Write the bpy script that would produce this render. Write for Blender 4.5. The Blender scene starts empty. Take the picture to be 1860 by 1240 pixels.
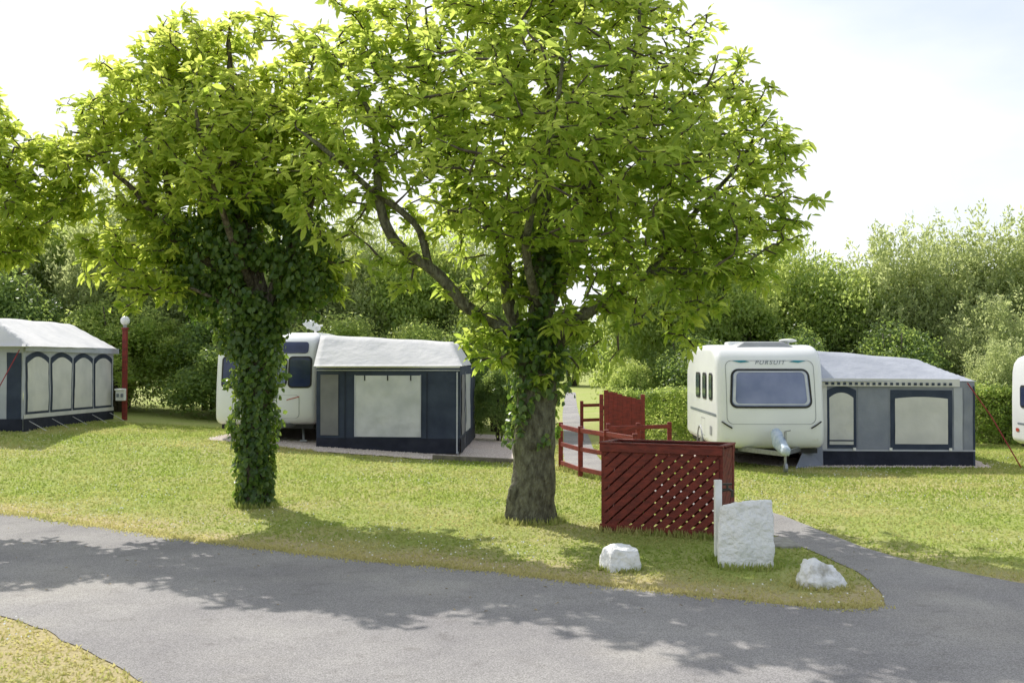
import bpy, bmesh, math, random
import numpy as np
from mathutils import Vector, noise, Matrix
random.seed(7); rng=np.random.default_rng(7)
scene=bpy.context.scene
COL=scene.collection

# ------------------------------------------------------------ materials
def nt(name):
    m=bpy.data.materials.new(name); m.use_nodes=True
    n=m.node_tree.nodes; l=m.node_tree.links
    return m,n,l,n['Principled BSDF'],n['Material Output']
def mat(name,c1,c2=None,scale=8,rough=0.6,bump=0.0,bscale=60,metal=0.0,spec=0.4,detail=5,lo=.35,hi=.65,bdist=.02,stretch=None):
    m,n,l,b,o=nt(name)
    b.inputs['Roughness'].default_value=rough; b.inputs['Metallic'].default_value=metal
    b.inputs['Specular IOR Level'].default_value=spec
    tc=n.new('ShaderNodeTexCoord'); vec=tc.outputs['Object']
    if stretch:
        mp=n.new('ShaderNodeMapping'); mp.inputs['Scale'].default_value=stretch
        l.new(vec,mp.inputs['Vector']); vec=mp.outputs['Vector']
    if c2 is None: c2=tuple(x*.8 for x in c1)
    tx=n.new('ShaderNodeTexNoise'); tx.inputs['Scale'].default_value=scale; tx.inputs['Detail'].default_value=detail
    l.new(vec,tx.inputs['Vector'])
    r=n.new('ShaderNodeValToRGB'); r.color_ramp.elements[0].position=lo; r.color_ramp.elements[1].position=hi
    r.color_ramp.elements[0].color=(*c1,1); r.color_ramp.elements[1].color=(*c2,1)
    l.new(tx.outputs['Fac'],r.inputs['Fac']); l.new(r.outputs['Color'],b.inputs['Base Color'])
    if bump:
        t2=n.new('ShaderNodeTexNoise'); t2.inputs['Scale'].default_value=bscale; t2.inputs['Detail'].default_value=6
        l.new(vec,t2.inputs['Vector'])
        bp=n.new('ShaderNodeBump'); bp.inputs['Strength'].default_value=bump; bp.inputs['Distance'].default_value=bdist
        l.new(t2.outputs['Fac'],bp.inputs['Height']); l.new(bp.outputs['Normal'],b.inputs['Normal'])
    return m
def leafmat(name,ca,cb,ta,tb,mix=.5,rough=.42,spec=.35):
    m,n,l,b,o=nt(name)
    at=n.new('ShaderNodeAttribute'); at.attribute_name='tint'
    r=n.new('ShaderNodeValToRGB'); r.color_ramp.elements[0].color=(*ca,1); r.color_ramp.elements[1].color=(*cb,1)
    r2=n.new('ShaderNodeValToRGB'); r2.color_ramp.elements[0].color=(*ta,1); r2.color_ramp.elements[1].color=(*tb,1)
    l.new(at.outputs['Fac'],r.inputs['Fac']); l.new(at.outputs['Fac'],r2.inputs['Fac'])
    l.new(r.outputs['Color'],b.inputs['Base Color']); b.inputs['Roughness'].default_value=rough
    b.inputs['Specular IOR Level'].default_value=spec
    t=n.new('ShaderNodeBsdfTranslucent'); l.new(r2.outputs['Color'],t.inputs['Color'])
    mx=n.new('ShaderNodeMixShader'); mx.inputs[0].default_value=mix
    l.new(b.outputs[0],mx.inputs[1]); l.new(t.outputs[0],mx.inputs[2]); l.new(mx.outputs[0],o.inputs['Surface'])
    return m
M={}
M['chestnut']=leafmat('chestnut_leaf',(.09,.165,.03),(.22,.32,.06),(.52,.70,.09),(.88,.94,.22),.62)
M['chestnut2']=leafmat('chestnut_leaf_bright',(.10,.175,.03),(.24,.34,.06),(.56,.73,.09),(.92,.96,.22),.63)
M['ivy']=leafmat('ivy_leaf',(.045,.10,.025),(.12,.19,.045),(.20,.36,.05),(.50,.60,.11),.42,.35,.5)
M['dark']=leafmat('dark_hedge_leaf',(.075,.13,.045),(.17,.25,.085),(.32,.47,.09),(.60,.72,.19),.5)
M['mid']=leafmat('shrub_leaf',(.12,.19,.055),(.27,.35,.11),(.50,.66,.13),(.86,.92,.30),.58)
M['willow']=leafmat('willow_leaf',(.16,.21,.09),(.31,.37,.18),(.52,.62,.20),(.84,.88,.42),.54)
M['grass']=leafmat('grass_blade',(.23,.30,.065),(.52,.47,.21),(.43,.54,.11),(.74,.68,.30),.45,.6,.2)
M['bark']=mat('bark',(.06,.045,.035),(.22,.19,.15),14,.9,1.0,30,detail=12,bdist=.06,stretch=(1.6,1.6,.5))
M['lichenbark']=mat('lichen_bark',(.075,.068,.045),(.27,.27,.18),10,.9,1.0,28,detail=14,lo=.34,hi=.72,bdist=.08,stretch=(1.5,1.5,.7))
M['twig']=mat('twig',(.05,.04,.03),(.12,.10,.075),10,.9)
M['daisy']=mat('daisy_petal',(.8,.8,.78),(.7,.7,.6),8,.7)
M['litter']=mat('dry_leaf',(.26,.19,.10),(.42,.34,.18),8,.8)
M['gel']=mat('caravan_white',(.84,.85,.86),(.79,.80,.81),1.3,.28,spec=.5)
M['grey']=mat('grey_plastic',(.32,.33,.35),(.26,.27,.29),5,.5)
M['black']=mat('black_rubber',(.02,.02,.022),(.035,.035,.035),8,.6)
M['glass']=mat('tinted_glass',(.14,.17,.32),(.22,.25,.42),1.6,.12,spec=.9)
M['glassdark']=mat('dark_tinted_glass',(.02,.03,.08),(.04,.055,.13),2,.1,spec=.7)
M['blind']=mat('window_blind',(.6,.62,.7),(.5,.52,.62),4,.6)
M['teal']=mat('teal_decal',(.03,.28,.36),None,3,.4)
M['decal']=mat('grey_decal',(.22,.25,.29),None,3,.4)
M['redd']=mat('red_decal',(.5,.08,.05),None,3,.4)
M['steel']=mat('galvanised_steel',(.42,.44,.46),(.3,.31,.33),20,.4,metal=.7)
M['tarp']=mat('pale_blue_cover',(.36,.46,.58),(.55,.62,.70),9,.55,.4,12,bdist=.04)
M['canvasw']=mat('white_canvas',(.68,.67,.67),(.58,.58,.59),1.6,.75,.35,5,bdist=.05)
M['canvasg']=mat('light_grey_canvas',(.48,.50,.56),(.40,.42,.48),1.6,.75,.35,5,bdist=.05)
M['canvasmid']=mat('mid_grey_canvas',(.27,.29,.35),(.21,.23,.29),2,.8,.35,5,bdist=.05)
M['navy']=mat('navy_canvas',(.026,.037,.068),(.045,.060,.098),2,.8,.4,5,bdist=.05)
M['navyd']=mat('dark_navy_canvas',(.009,.012,.026),(.02,.024,.042),3,.8,.4,6,bdist=.05)
M['film']=mat('awning_window_film',(.60,.61,.65),(.46,.48,.52),2.2,.35,.5,4,bdist=.05)
M['cream']=mat('cream_canvas',(.66,.65,.63),(.55,.55,.54),2.0,.7,.4,4,bdist=.05)
M['mesh']=mat('mesh_panel',(.16,.16,.175),(.20,.20,.21),3,.7)
M['red']=mat('red_stained_timber',(.20,.032,.020),(.11,.019,.014),6,.7,.6,30,stretch=(1,1,3),bdist=.01)
M['redl']=mat('red_painted_timber',(.26,.038,.027),(.15,.026,.020),6,.65,.5,30,stretch=(1,1,3),bdist=.01)
M['rock']=mat('white_painted_rock',(.88,.88,.88),(.72,.71,.68),5,.8,1.0,16,detail=9,lo=.5,hi=.8,bdist=.04)
M['rockg']=mat('worn_white_rock',(.50,.48,.43),(.86,.86,.85),6,.85,1.0,14,detail=9,lo=.34,hi=.5,bdist=.06)
M['wpaint']=mat('white_paint',(.86,.86,.85),(.76,.76,.74),9,.5)
M['brass']=mat('dark_tap_metal',(.06,.055,.045),None,9,.4,metal=.6)
M['gravel']=mat('gravel',(.40,.32,.28),(.78,.67,.60),55,.95,1.0,70,detail=3,lo=.38,hi=.6,bdist=.02,spec=.1)
M['timber']=mat('weathered_timber',(.15,.13,.11),(.25,.22,.18),6,.85,.5,30)
M['rope']=mat('red_strap',(.28,.03,.035),None,5,.7)
M['line']=mat('white_cord',(.7,.7,.7),None,5,.6)
M['globe']=mat('opal_globe',(.88,.88,.87),None,3,.25)
def lawn():
    m,n,l,b,o=nt('lawn'); tc=n.new('ShaderNodeTexCoord')
    def N(s,d=6,r=.6):
        t=n.new('ShaderNodeTexNoise'); t.inputs['Scale'].default_value=s; t.inputs['Detail'].default_value=d; t.inputs['Roughness'].default_value=r
        l.new(tc.outputs['Object'],t.inputs['Vector']); return t.outputs['Fac']
    def ramp(f,stops):
        r=n.new('ShaderNodeValToRGB'); e=r.color_ramp.elements
        e[0].position,e[0].color=stops[0][0],(*stops[0][1],1); e[1].position,e[1].color=stops[-1][0],(*stops[-1][1],1)
        for p,c in stops[1:-1]:
            x=e.new(p); x.color=(*c,1)
        l.new(f,r.inputs['Fac']); return r.outputs['Color']
    base=ramp(N(26,9,.7),[(.3,(.19,.25,.055)),(.5,(.32,.375,.10)),(.7,(.44,.47,.17))])
    dry=ramp(N(30,9,.75),[(.3,(.34,.28,.13)),(.7,(.62,.53,.32))])
    at=n.new('ShaderNodeAttribute'); at.attribute_name='dry'
    a=n.new('ShaderNodeMath'); a.operation='ADD'; l.new(at.outputs['Fac'],a.inputs[0]); l.new(N(.55,8,.7),a.inputs[1])
    mr=n.new('ShaderNodeMapRange'); mr.inputs[1].default_value=.47; mr.inputs[2].default_value=.82; l.new(a.outputs[0],mr.inputs[0])
    mx=n.new('ShaderNodeMix'); mx.data_type='RGBA'; l.new(mr.outputs[0],mx.inputs[0]); l.new(base,mx.inputs[6]); l.new(dry,mx.inputs[7])
    l.new(mx.outputs[2],b.inputs['Base Color']); b.inputs['Roughness'].default_value=.95; b.inputs['Specular IOR Level'].default_value=.1
    bp=n.new('ShaderNodeBump'); bp.inputs['Strength'].default_value=.6; bp.inputs['Distance'].default_value=.03
    l.new(N(35,8,.8),bp.inputs['Height']); l.new(bp.outputs[0],b.inputs['Normal'])
    return m
M['lawn']=lawn()
def asphalt():
    m,n,l,b,o=nt('asphalt'); tc=n.new('ShaderNodeTexCoord')
    def N(s,d=6,r=.6):
        t=n.new('ShaderNodeTexNoise'); t.inputs['Scale'].default_value=s; t.inputs['Detail'].default_value=d; t.inputs['Roughness'].default_value=r
        l.new(tc.outputs['Object'],t.inputs['Vector']); return t.outputs['Fac']
    def ramp(f,a,ca,bb,cb):
        r=n.new('ShaderNodeValToRGB'); e=r.color_ramp.elements
        e[0].position,e[0].color=a,(*ca,1); e[1].position,e[1].color=bb,(*cb,1); l.new(f,r.inputs['Fac']); return r.outputs['Color']
    def mix(t,a,bb,f):
        x=n.new('ShaderNodeMix'); x.data_type='RGBA'; x.blend_type=t
        if isinstance(f,float): x.inputs[0].default_value=f
        else: l.new(f,x.inputs[0])
        l.new(a,x.inputs[6]); l.new(bb,x.inputs[7]); return x.outputs[2]
    big=ramp(N(.6,7,.6),.35,(.265,.254,.256),.65,(.36,.345,.334))
    sp=ramp(N(85,3,.7),.36,(.60,.60,.60),.64,(1.32,1.32,1.32))
    c=mix('MULTIPLY',big,sp,1.0)
    fleck=ramp(N(130,2,.5),.68,(0,0,0),.76,(.2,.19,.17))
    c=mix('ADD',c,fleck,1.0)
    pt=ramp(N(.33,4,.5),.54,(1,1,1),.64,(1.12,1.11,1.07)); c=mix('MULTIPLY',c,pt,1.0)
    st=ramp(N(3.2,6,.7),.30,(.80,.79,.78),.45,(1,1,1)); c=mix('MULTIPLY',c,st,1.0)
    l.new(c,b.inputs['Base Color']); b.inputs['Roughness'].default_value=.95; b.inputs['Specular IOR Level'].default_value=.12
    bp=n.new('ShaderNodeBump'); bp.inputs['Strength'].default_value=.55; bp.inputs['Distance'].default_value=.008
    l.new(N(110,4,.8),bp.inputs['Height']); l.new(bp.outputs[0],b.inputs['Normal'])
    return m
M['asphalt']=asphalt()

# ------------------------------------------------------------ helpers
def thing(name,label,cat,loc=(0,0,0),rz=0,group=None):
    e=bpy.data.objects.new(name,None); e.empty_display_size=.3; COL.objects.link(e)
    e.location=loc; e.rotation_euler=(0,0,rz); e['label']=label; e['category']=cat
    if group: e['group']=group
    return e
class MB:
    def __init__(s): s.v=[]; s.f=[]
    def add(s,v,f):
        o=len(s.v); s.v+= [tuple(p) for p in v]; s.f+=[tuple(i+o for i in q) for q in f]; return s
    def box(s,c,d,R=None):
        x,y,z=d[0]/2,d[1]/2,d[2]/2
        v=[Vector((a*x,b*y,e*z)) for e in(-1,1) for a,b in((-1,-1),(1,-1),(1,1),(-1,1))]
        if R is not None: v=[R@p for p in v]
        return s.add([p+Vector(c) for p in v],[(3,2,1,0),(4,5,6,7),(0,1,5,4),(1,2,6,5),(2,3,7,6),(3,0,4,7)])
    def tube(s,pts,rad,n=8,cap=True,wob=0,rough=0):
        pts=[Vector(p) for p in pts]
        if not hasattr(rad,'__len__'): rad=[rad]*len(pts)
        vs=[];fs=[]; ref=Vector((.13,.97,.2)).normalized()
        for i,p in enumerate(pts):
            t=(pts[min(i+1,len(pts)-1)]-pts[max(i-1,0)])
            if t.length<1e-9: t=Vector((0,0,1))
            t.normalize(); r0=ref if abs(t.dot(ref))<.95 else Vector((1,0,0))
            a=t.cross(r0).normalized(); b=t.cross(a)
            for k in range(n):
                an=2*math.pi*k/n; d=a*math.cos(an)+b*math.sin(an); r=rad[i]
                if wob: r*=1+wob*noise.noise((p+d*.5)*2.2)
                if rough:
                    q=p+d*rad[i]; r+=rough*(noise.noise(Vector((q.x*14,q.y*14,q.z*4)))+.6*noise.noise(Vector((q.x*30,q.y*30,q.z*10))))
                vs.append(p+d*r)
        for i in range(len(pts)-1):
            for k in range(n):
                fs.append((i*n+k,i*n+(k+1)%n,(i+1)*n+(k+1)%n,(i+1)*n+k))
        if cap: fs.append(tuple(range(n))[::-1]); fs.append(tuple((len(pts)-1)*n+k for k in range(n)))
        return s.add(vs,fs)
    def beam(s,a,b,w,h):
        a=Vector(a);b=Vector(b);t=(b-a); L=t.length; q=t.to_track_quat('X','Z').to_matrix()
        return s.box((a+b)/2,(L,w,h),q)
    def sphere(s,c,r,n=16,m=10,sc=(1,1,1)):
        vs=[];fs=[]
        for i in range(m+1):
            th=math.pi*i/m
            for k in range(n):
                a=2*math.pi*k/n
                vs.append((c[0]+r*sc[0]*math.sin(th)*math.cos(a),c[1]+r*sc[1]*math.sin(th)*math.sin(a),c[2]+r*sc[2]*math.cos(th)))
        for i in range(m):
            for k in range(n): fs.append((i*n+k,(i+1)*n+k,(i+1)*n+(k+1)%n,i*n+(k+1)%n))
        return s.add(vs,fs)
    def cylx(s,c,r,w,n=24):
        return s.tube([(c[0]-w/2,c[1],c[2]),(c[0]+w/2,c[1],c[2])],r,n)
def obj(name,mb,m,parent=None,smooth=False,bevel=0,label=None,cat=None,kind=None,group=None,loc=None,solid=0):
    me=bpy.data.meshes.new(name); me.from_pydata(mb.v,[],mb.f); me.update()
    me.materials.append(m)
    if smooth: me.polygons.foreach_set('use_smooth',[True]*len(me.polygons))
    o=bpy.data.objects.new(name,me); COL.objects.link(o)
    if parent: o.parent=parent
    if loc: o.location=loc
    if solid:
        sm=o.modifiers.new('s','SOLIDIFY'); sm.thickness=solid
    if bevel:
        b=o.modifiers.new('b','BEVEL'); b.width=bevel; b.segments=2; b.limit_method='ANGLE'
    for k,v in(('label',label),('category',cat),('kind',kind),('group',group)):
        if v: o[k]=v
    return o
def npmesh(name,V,nper,facesper,m,tint=None):
    N=V.shape[0]; me=bpy.data.meshes.new(name)
    me.vertices.add(N*nper); me.vertices.foreach_set('co',V.reshape(-1).astype(np.float32))
    fl=len(facesper[0]); F=np.array(facesper,dtype=np.int32)
    loops=(F[None]+ (np.arange(N)*nper)[:,None,None]).reshape(-1).astype(np.int32)
    nf=N*len(facesper); me.loops.add(nf*fl); me.loops.foreach_set('vertex_index',loops)
    me.polygons.add(nf); me.polygons.foreach_set('loop_start',(np.arange(nf)*fl).astype(np.int32))
    me.update(calc_edges=True); me.validate()
    if tint is not None:
        a=me.attributes.new('tint','FLOAT','POINT'); a.data.foreach_set('value',np.repeat(tint,nper).astype(np.float32))
    me.materials.append(m); return me
def link(name,me,parent=None,**k):
    o=bpy.data.objects.new(name,me); COL.objects.link(o)
    if parent: o.parent=parent
    for a,b in k.items(): o[a]=b
    return o
def nrm(a): return a/np.maximum(np.linalg.norm(a,axis=1,keepdims=True),1e-9)
def leaves6(C,D,Nn,L,W,fold=.18,droop=.15):
    D=nrm(D); S=nrm(np.cross(D,Nn)); Nn=nrm(np.cross(S,D)); L=L[:,None];W=W[:,None]
    dn=np.array([0,0,-1.0])
    v=[C, C+D*L*.35+S*W*.45+Nn*W*fold, C+D*L*.72+S*W*.36+Nn*W*fold+dn*L*droop*.4, C+D*L+dn*L*droop,
       C+D*L*.72-S*W*.36+Nn*W*fold+dn*L*droop*.4, C+D*L*.35-S*W*.45+Nn*W*fold]
    return np.stack(v,1)
F6=[(0,3,2,1),(0,5,4,3)]
def leaves4(C,D,Nn,L,W):
    D=nrm(D); S=nrm(np.cross(D,Nn)); L=L[:,None];W=W[:,None]
    return np.stack([C,C+D*L*.5+S*W*.5,C+D*L,C+D*L*.5-S*W*.5],1)
F4=[(0,1,2,3)]
def cr(P,n=5):
    P=[np.array(p,float) for p in P]; Q=[2*P[0]-P[1]]+P+[2*P[-1]-P[-2]]; out=[]
    for i in range(1,len(Q)-2):
        for k in range(n):
            t=k/n; a,b,c,d=Q[i-1],Q[i],Q[i+1],Q[i+2]
            out.append(.5*((2*b)+(c-a)*t+(2*a-5*b+4*c-d)*t*t+(3*b-a-3*c+d)*t**3))
    out.append(P[-1]); return out
def ss(a,b,x):
    t=min(1,max(0,(x-a)/(b-a))); return t*t*(3-2*t)
def H(x,y): return .055*max(0,.6-max(x,-30))*ss(18,27,y)
def inpoly(px,py,poly):
    r=np.zeros(len(px),bool); n=len(poly)
    for i in range(n):
        x1,y1=poly[i];x2,y2=poly[(i+1)%n]
        if y1==y2: continue
        c=((y1>py)!=(y2>py))&(px<(x2-x1)*(py-y1)/(y2-y1)+x1); r^=c
    return r

# ------------------------------------------------------------ setting
JA=(3.5,10.35); JB=(5.7,10.85)
far_edge=[(-60,44),(-30,28.5),(-16,21.3),(-11,18.6),(-7.8,16.7),(-4.53,14.4),(-2.14,12.96),(-.18,11.95),(1.48,10.95),(2.46,10.45),(3.1,10.2),JA]
far_right=[JB,(6.6,10.2),(9,9.2),(14,7.6),(30,3),(60,-6)]
near_edge=[(60,-16),(20,-4),(8,.5),(3,2.8),(0,5.2),(-1.4,6.8),(-2.55,7.86),(-3.69,9.1),(-4.65,10.0),(-7,11.9),(-11,14.1),(-16,16.6),(-30,23.5),(-60,39)]
def rough_line(L,amp=.07,step=.18):
    out=[]
    for i in range(len(L)-1):
        a=Vector(L[i]);b=Vector(L[i+1]); d=(b-a).length; n=max(1,int(d/step)) if d<6 else max(1,int(d/2))
        for k in range(n):
            p=a.lerp(b,k/n); q=noise.noise((p.x*1.7,p.y*1.7,3.1))*amp+noise.noise((p.x*6,p.y*6,1.1))*amp*.8
            if i==0 and k==0: q=0
            out.append((p.x+q*.5,p.y+q))
    out.append(tuple(L[-1])); return out
fe=[tuple(p) for p in cr(far_edge,3)]
ne=[tuple(p) for p in cr(near_edge,3)]
roadpoly=rough_line(fe)+rough_line(far_right)+rough_line(ne)
pL=[JA,(3.66,11.0),(3.75,12.0),(3.62,13.3),(3.45,14.4),(3.1,16.5),(2.35,19.0),(1.6,21.5),(1.2,24),(1.3,28),(1.6,34),(2.3,50),(3.9,80)]
pR=[JB,(5.2,11.5),(4.8,12.2),(4.4,13.3),(4.22,14.5),(3.95,16.7),(3.25,19.4),(2.5,22),(2.1,24.5),(2.1,28),(2.35,34),(3.0,50),(4.6,80)]
pathpoly=rough_line([tuple(p) for p in cr(pL,4)],.04)+rough_line([tuple(p) for p in cr(pR,4)],.04)[::-1]
padL=[(-7.2,26.1),(-6,25.6),(-4.5,25.0),(-1.6,24.35),(.05,24.3),(.25,26),(.15,33),(-7.2,33.5)]
padR=[(5.6,24.2),(6.4,23.6),(8,23.5),(10.3,23.6),(10.6,25),(10.7,31),(4.2,31),(4.1,26)]
padLr=rough_line(padL+[padL[0]],.16,.15); padRr=rough_line(padR+[padR[0]],.16,.15)
def sheet(name,poly,z,m,follow=False,label=None):
    bm=bmesh.new(); vs=[bm.verts.new((x,y,0)) for x,y in poly]
    f=bm.faces.new(vs); bmesh.ops.triangulate(bm,faces=[f])
    if follow:
        for k in range(2): 
            bmesh.ops.subdivide_edges(bm,edges=[e for e in bm.edges if e.calc_length()>.6],cuts=3,use_grid_fill=True)
            bmesh.ops.triangulate(bm,faces=bm.faces[:])
    for v in bm.verts: v.co.z=z+(H(v.co.x,v.co.y) if follow else 0)
    bmesh.ops.recalc_face_normals(bm,faces=bm.faces[:])
    me=bpy.data.meshes.new(name); bm.to_mesh(me); bm.free()
    if me.polygons[0].normal.z<0: me.flip_normals()
    me.materials.append(m); return link(name,me,kind='structure')
xs=list(np.arange(-34,34.01,.4))
xs=[-400,-200,-100,-60,-45]+xs+[45,60,100,200,400]
ys=[-200,-80,-30,-10]+list(np.arange(0,44.01,.4))+[50,60,75,95,130,200,400,700]
fel=np.array(rough_line(fe)+rough_line(far_right)); nel=np.array(rough_line(ne)); pel=np.array(pathpoly)
def nearest(L,x,y): return math.sqrt(float(np.min((L[:,0]-x)**2+(L[:,1]-y)**2)))
gv=[(x,y,H(x,y)) for y in ys for x in xs]; nx=len(xs)
gf=[(j*nx+i,j*nx+i+1,(j+1)*nx+i+1,(j+1)*nx+i) for j in range(len(ys)-1) for i in range(nx-1)]
mb=MB(); mb.v=gv; mb.f=gf
ground=obj('ground',mb,M['lawn'],smooth=True,kind='structure')
def dryness(x,y):
    if y>45 or abs(x)>35 or y<0: return 0
    d=nearest(fel,x,y); v=.40*math.exp(-(d/.95)**2)
    d=nearest(nel,x,y); v+=.38*math.exp(-(d/1.2)**2)
    d=nearest(pel,x,y); v+=.13*math.exp(-(d/.5)**2)
    v+=.08*math.exp(-((x+.5)**2/9+(y-20)**2/6)) +.20*math.exp(-((x-8)**2/14+(y-20.5)**2/5))
    v+=.3*math.exp(-((x-.3)**2+(y-15.6)**2)/.6)+.3*math.exp(-((x+4.07)**2+(y-17.3)**2)/.5)
    return v
a=ground.data.attributes.new('dry','FLOAT','POINT'); a.data.foreach_set('value',[dryness(p[0],p[1]) for p in gv])
sheet('road',roadpoly,.008,M['asphalt'])
sheet('path',pathpoly,.008,M['asphalt'])
sheet('gravel_pad',padLr,.022,M['gravel'],True)
sheet('gravel_pad',padRr,.012,M['gravel'])
mb=MB()
mb.beam((-1.75,24.28,H(-1.75,24.3)+.06),(.1,24.2,H(.1,24.2)+.06),.1,.14)
obj('timber_edging',mb,M['timber'],bevel=.01,label='weathered timber sleeper edging a gravel pitch',cat='timber edging')

def pebbles(n,poly,zf):
    p=np.array(poly); x=rng.uniform(p[:,0].min()-.2,p[:,0].max()+.2,n*2); y=rng.uniform(p[:,1].min()-.2,p[:,1].min()+3.2,n*2)
    k=inpoly(x,y,[(a,b) for a,b in poly]); x=x[k][:n];y=y[k][:n]
    x=x+rng.normal(0,.06,len(x)); y=y+rng.normal(0,.08,len(y))
    z=np.array([H(a,b) for a,b in zip(x,y)])+zf; r=rng.uniform(.012,.03,len(x))
    C=np.stack([x,y,z],1); an=rng.uniform(0,6.28,len(x)); c=np.cos(an);s=np.sin(an); o=np.zeros_like(c)
    R=r[:,None]
    V=np.stack([C+R*np.stack([c,s,o],1),C+R*np.stack([-s,c,o],1),C-R*np.stack([c,s,o],1),C+R*np.stack([s,-c,o],1),C+R*np.stack([o+.2,o,o+.8],1)],1)
    return V
V=np.concatenate([pebbles(10000,padL,.02),pebbles(6000,padR,.01)])
link('gravel_stones',npmesh('gravel_stones',V,5,[(0,1,4),(1,2,4),(2,3,4),(3,0,4)],mat('pebble',(.46,.38,.33),(.76,.68,.62),30,.9)),kind='stuff',label='loose pale pinkish gravel stones on the pitches')

def scatter(n,x0,x1,y0,y1,fn=None):
    x=rng.uniform(x0,x1,n); y=y0+(y1-y0)*rng.uniform(0,1,n)**1.35
    k=~(inpoly(x,y,roadpoly)|inpoly(x,y,pathpoly)|inpoly(x,y,padLr)|inpoly(x,y,padRr)); k&=np.abs(x)<y*.53+1
    return x[k],y[k]
x,y=scatter(330000,-17,17,7.4,30)
hgt=rng.uniform(.015,.036,len(x))*(1+.4*(y>18))
tx=[];ty=[];th=[]
def tuft(cx,cy,r0,r1,n,h):
    a=rng.uniform(0,6.28,n); r=rng.uniform(r0,r1,n); tx.append(cx+np.cos(a)*r); ty.append(cy+np.sin(a)*r); th.append(rng.uniform(.4,1,n)*h)
tuft(.26,15.87,.28,.55,700,.11); tuft(-4.07,17.5,.22,.42,600,.12); tuft(2.63,12.45,.24,.42,500,.09); tuft(1.19,12.2,.15,.26,300,.08); tuft(3.16,11.3,.2,.34,300,.07); tuft(2.38,12.75,.03,.15,120,.1)
def tline(a,b,n,h,w=.06):
    t=rng.uniform(0,1,n); tx.append(a[0]+(b[0]-a[0])*t+rng.normal(0,w,n)); ty.append(a[1]+(b[1]-a[1])*t+rng.normal(0,w,n)); th.append(rng.uniform(.3,1,n)*h)
tline((1.22,14.95),(2.68,14.15),800,.12); tline((1.03,23.3),(2.2,19.7),700,.16); tline((-1.7,24.1),(.1,24.05),400,.08); tline((6.4,23.45),(10.3,23.45),900,.07); tline((-7.2,25.9),(-4.5,24.9),700,.08)
q=fel[(fel[:,1]<21)&(fel[:,0]<3.4)]; idx=rng.integers(0,len(q),9000); tx.append(q[idx,0]+rng.normal(0,.09,9000)); ty.append(q[idx,1]+.05+rng.normal(0,.09,9000)); th.append(rng.uniform(.3,1,9000)*.05)
TX=np.concatenate(tx);TY=np.concatenate(ty);TH=np.concatenate(th)
x=np.concatenate([x,TX]);y=np.concatenate([y,TY]);hgt=np.concatenate([hgt,TH])
z=np.array([H(a,b) for a,b in zip(x,y)]); n=len(x)
an=rng.uniform(0,6.28,n); w=rng.uniform(.005,.010,n)*(1+y/14)
S=np.stack([np.cos(an),np.sin(an),np.zeros(n)],1)*w[:,None]; C=np.stack([x,y,z],1)
T=C+np.stack([rng.normal(0,.022,n),rng.normal(0,.022,n),hgt],1)
tn=np.array([noise.noise((a*.5,b*.5,0))+.5*noise.noise((a*1.7,b*1.7,4)) for a,b in zip(x,y)])
dd=np.array([math.exp(-(float(np.min((fel[:,0]-a)**2+(fel[:,1]-b)**2))/.8)) if b<19 else 0 for a,b in zip(x,y)])
dn_=np.array([math.exp(-(float(np.min((nel[:,0]-a)**2+(nel[:,1]-b)**2))/1.2)) if b<12 else 0 for a,b in zip(x,y)])
tn=np.clip(.32+tn*.7+rng.normal(0,.2,n)+.75*dd+.6*dn_,0,1)
link('lawn_grass',npmesh('lawn_grass',np.stack([C-S,C+S,T],1),3,[(0,1,2)],M['grass'],tn),kind='stuff',label='short mown lawn grass with dry patches')
x,y=scatter(8000,-17,17,9,27)
pat=np.array([noise.noise((a*.35+5,b*.35,2)) for a,b in zip(x,y)]); k=pat>.0; x=x[k];y=y[k]; n=len(x)
C=np.stack([x,y,np.array([H(a,b) for a,b in zip(x,y)])+.04],1); r=rng.uniform(.006,.011,n)[:,None]
e1=np.array([1,0,0]);e2=np.array([0,.8,.6])
V=np.stack([C+r*(math.cos(t)*e1+math.sin(t)*e2) for t in np.arange(6)*math.pi/3],1)
link('lawn_daisies',npmesh('lawn_daisies',V,6,[(0,1,2,3,4,5)],M['daisy']),kind='stuff',label='tiny white daisies dotted through the lawn')
n=260; x=rng.normal(-1.5,4.5,n); y=rng.uniform(10,19,n); C=np.stack([x,y,np.full(n,.02)],1)
link('fallen_leaves',npmesh('fallen_leaves',leaves6(C,rng.normal(size=(n,3))*np.array([1,1,.05]),np.array([0,0,1.])+rng.normal(0,.15,(n,3)),rng.uniform(.025,.055,n),rng.uniform(.012,.025,n)),6,F6,M['litter']),kind='stuff',label='small dry fallen leaves on grass and tarmac')

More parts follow.
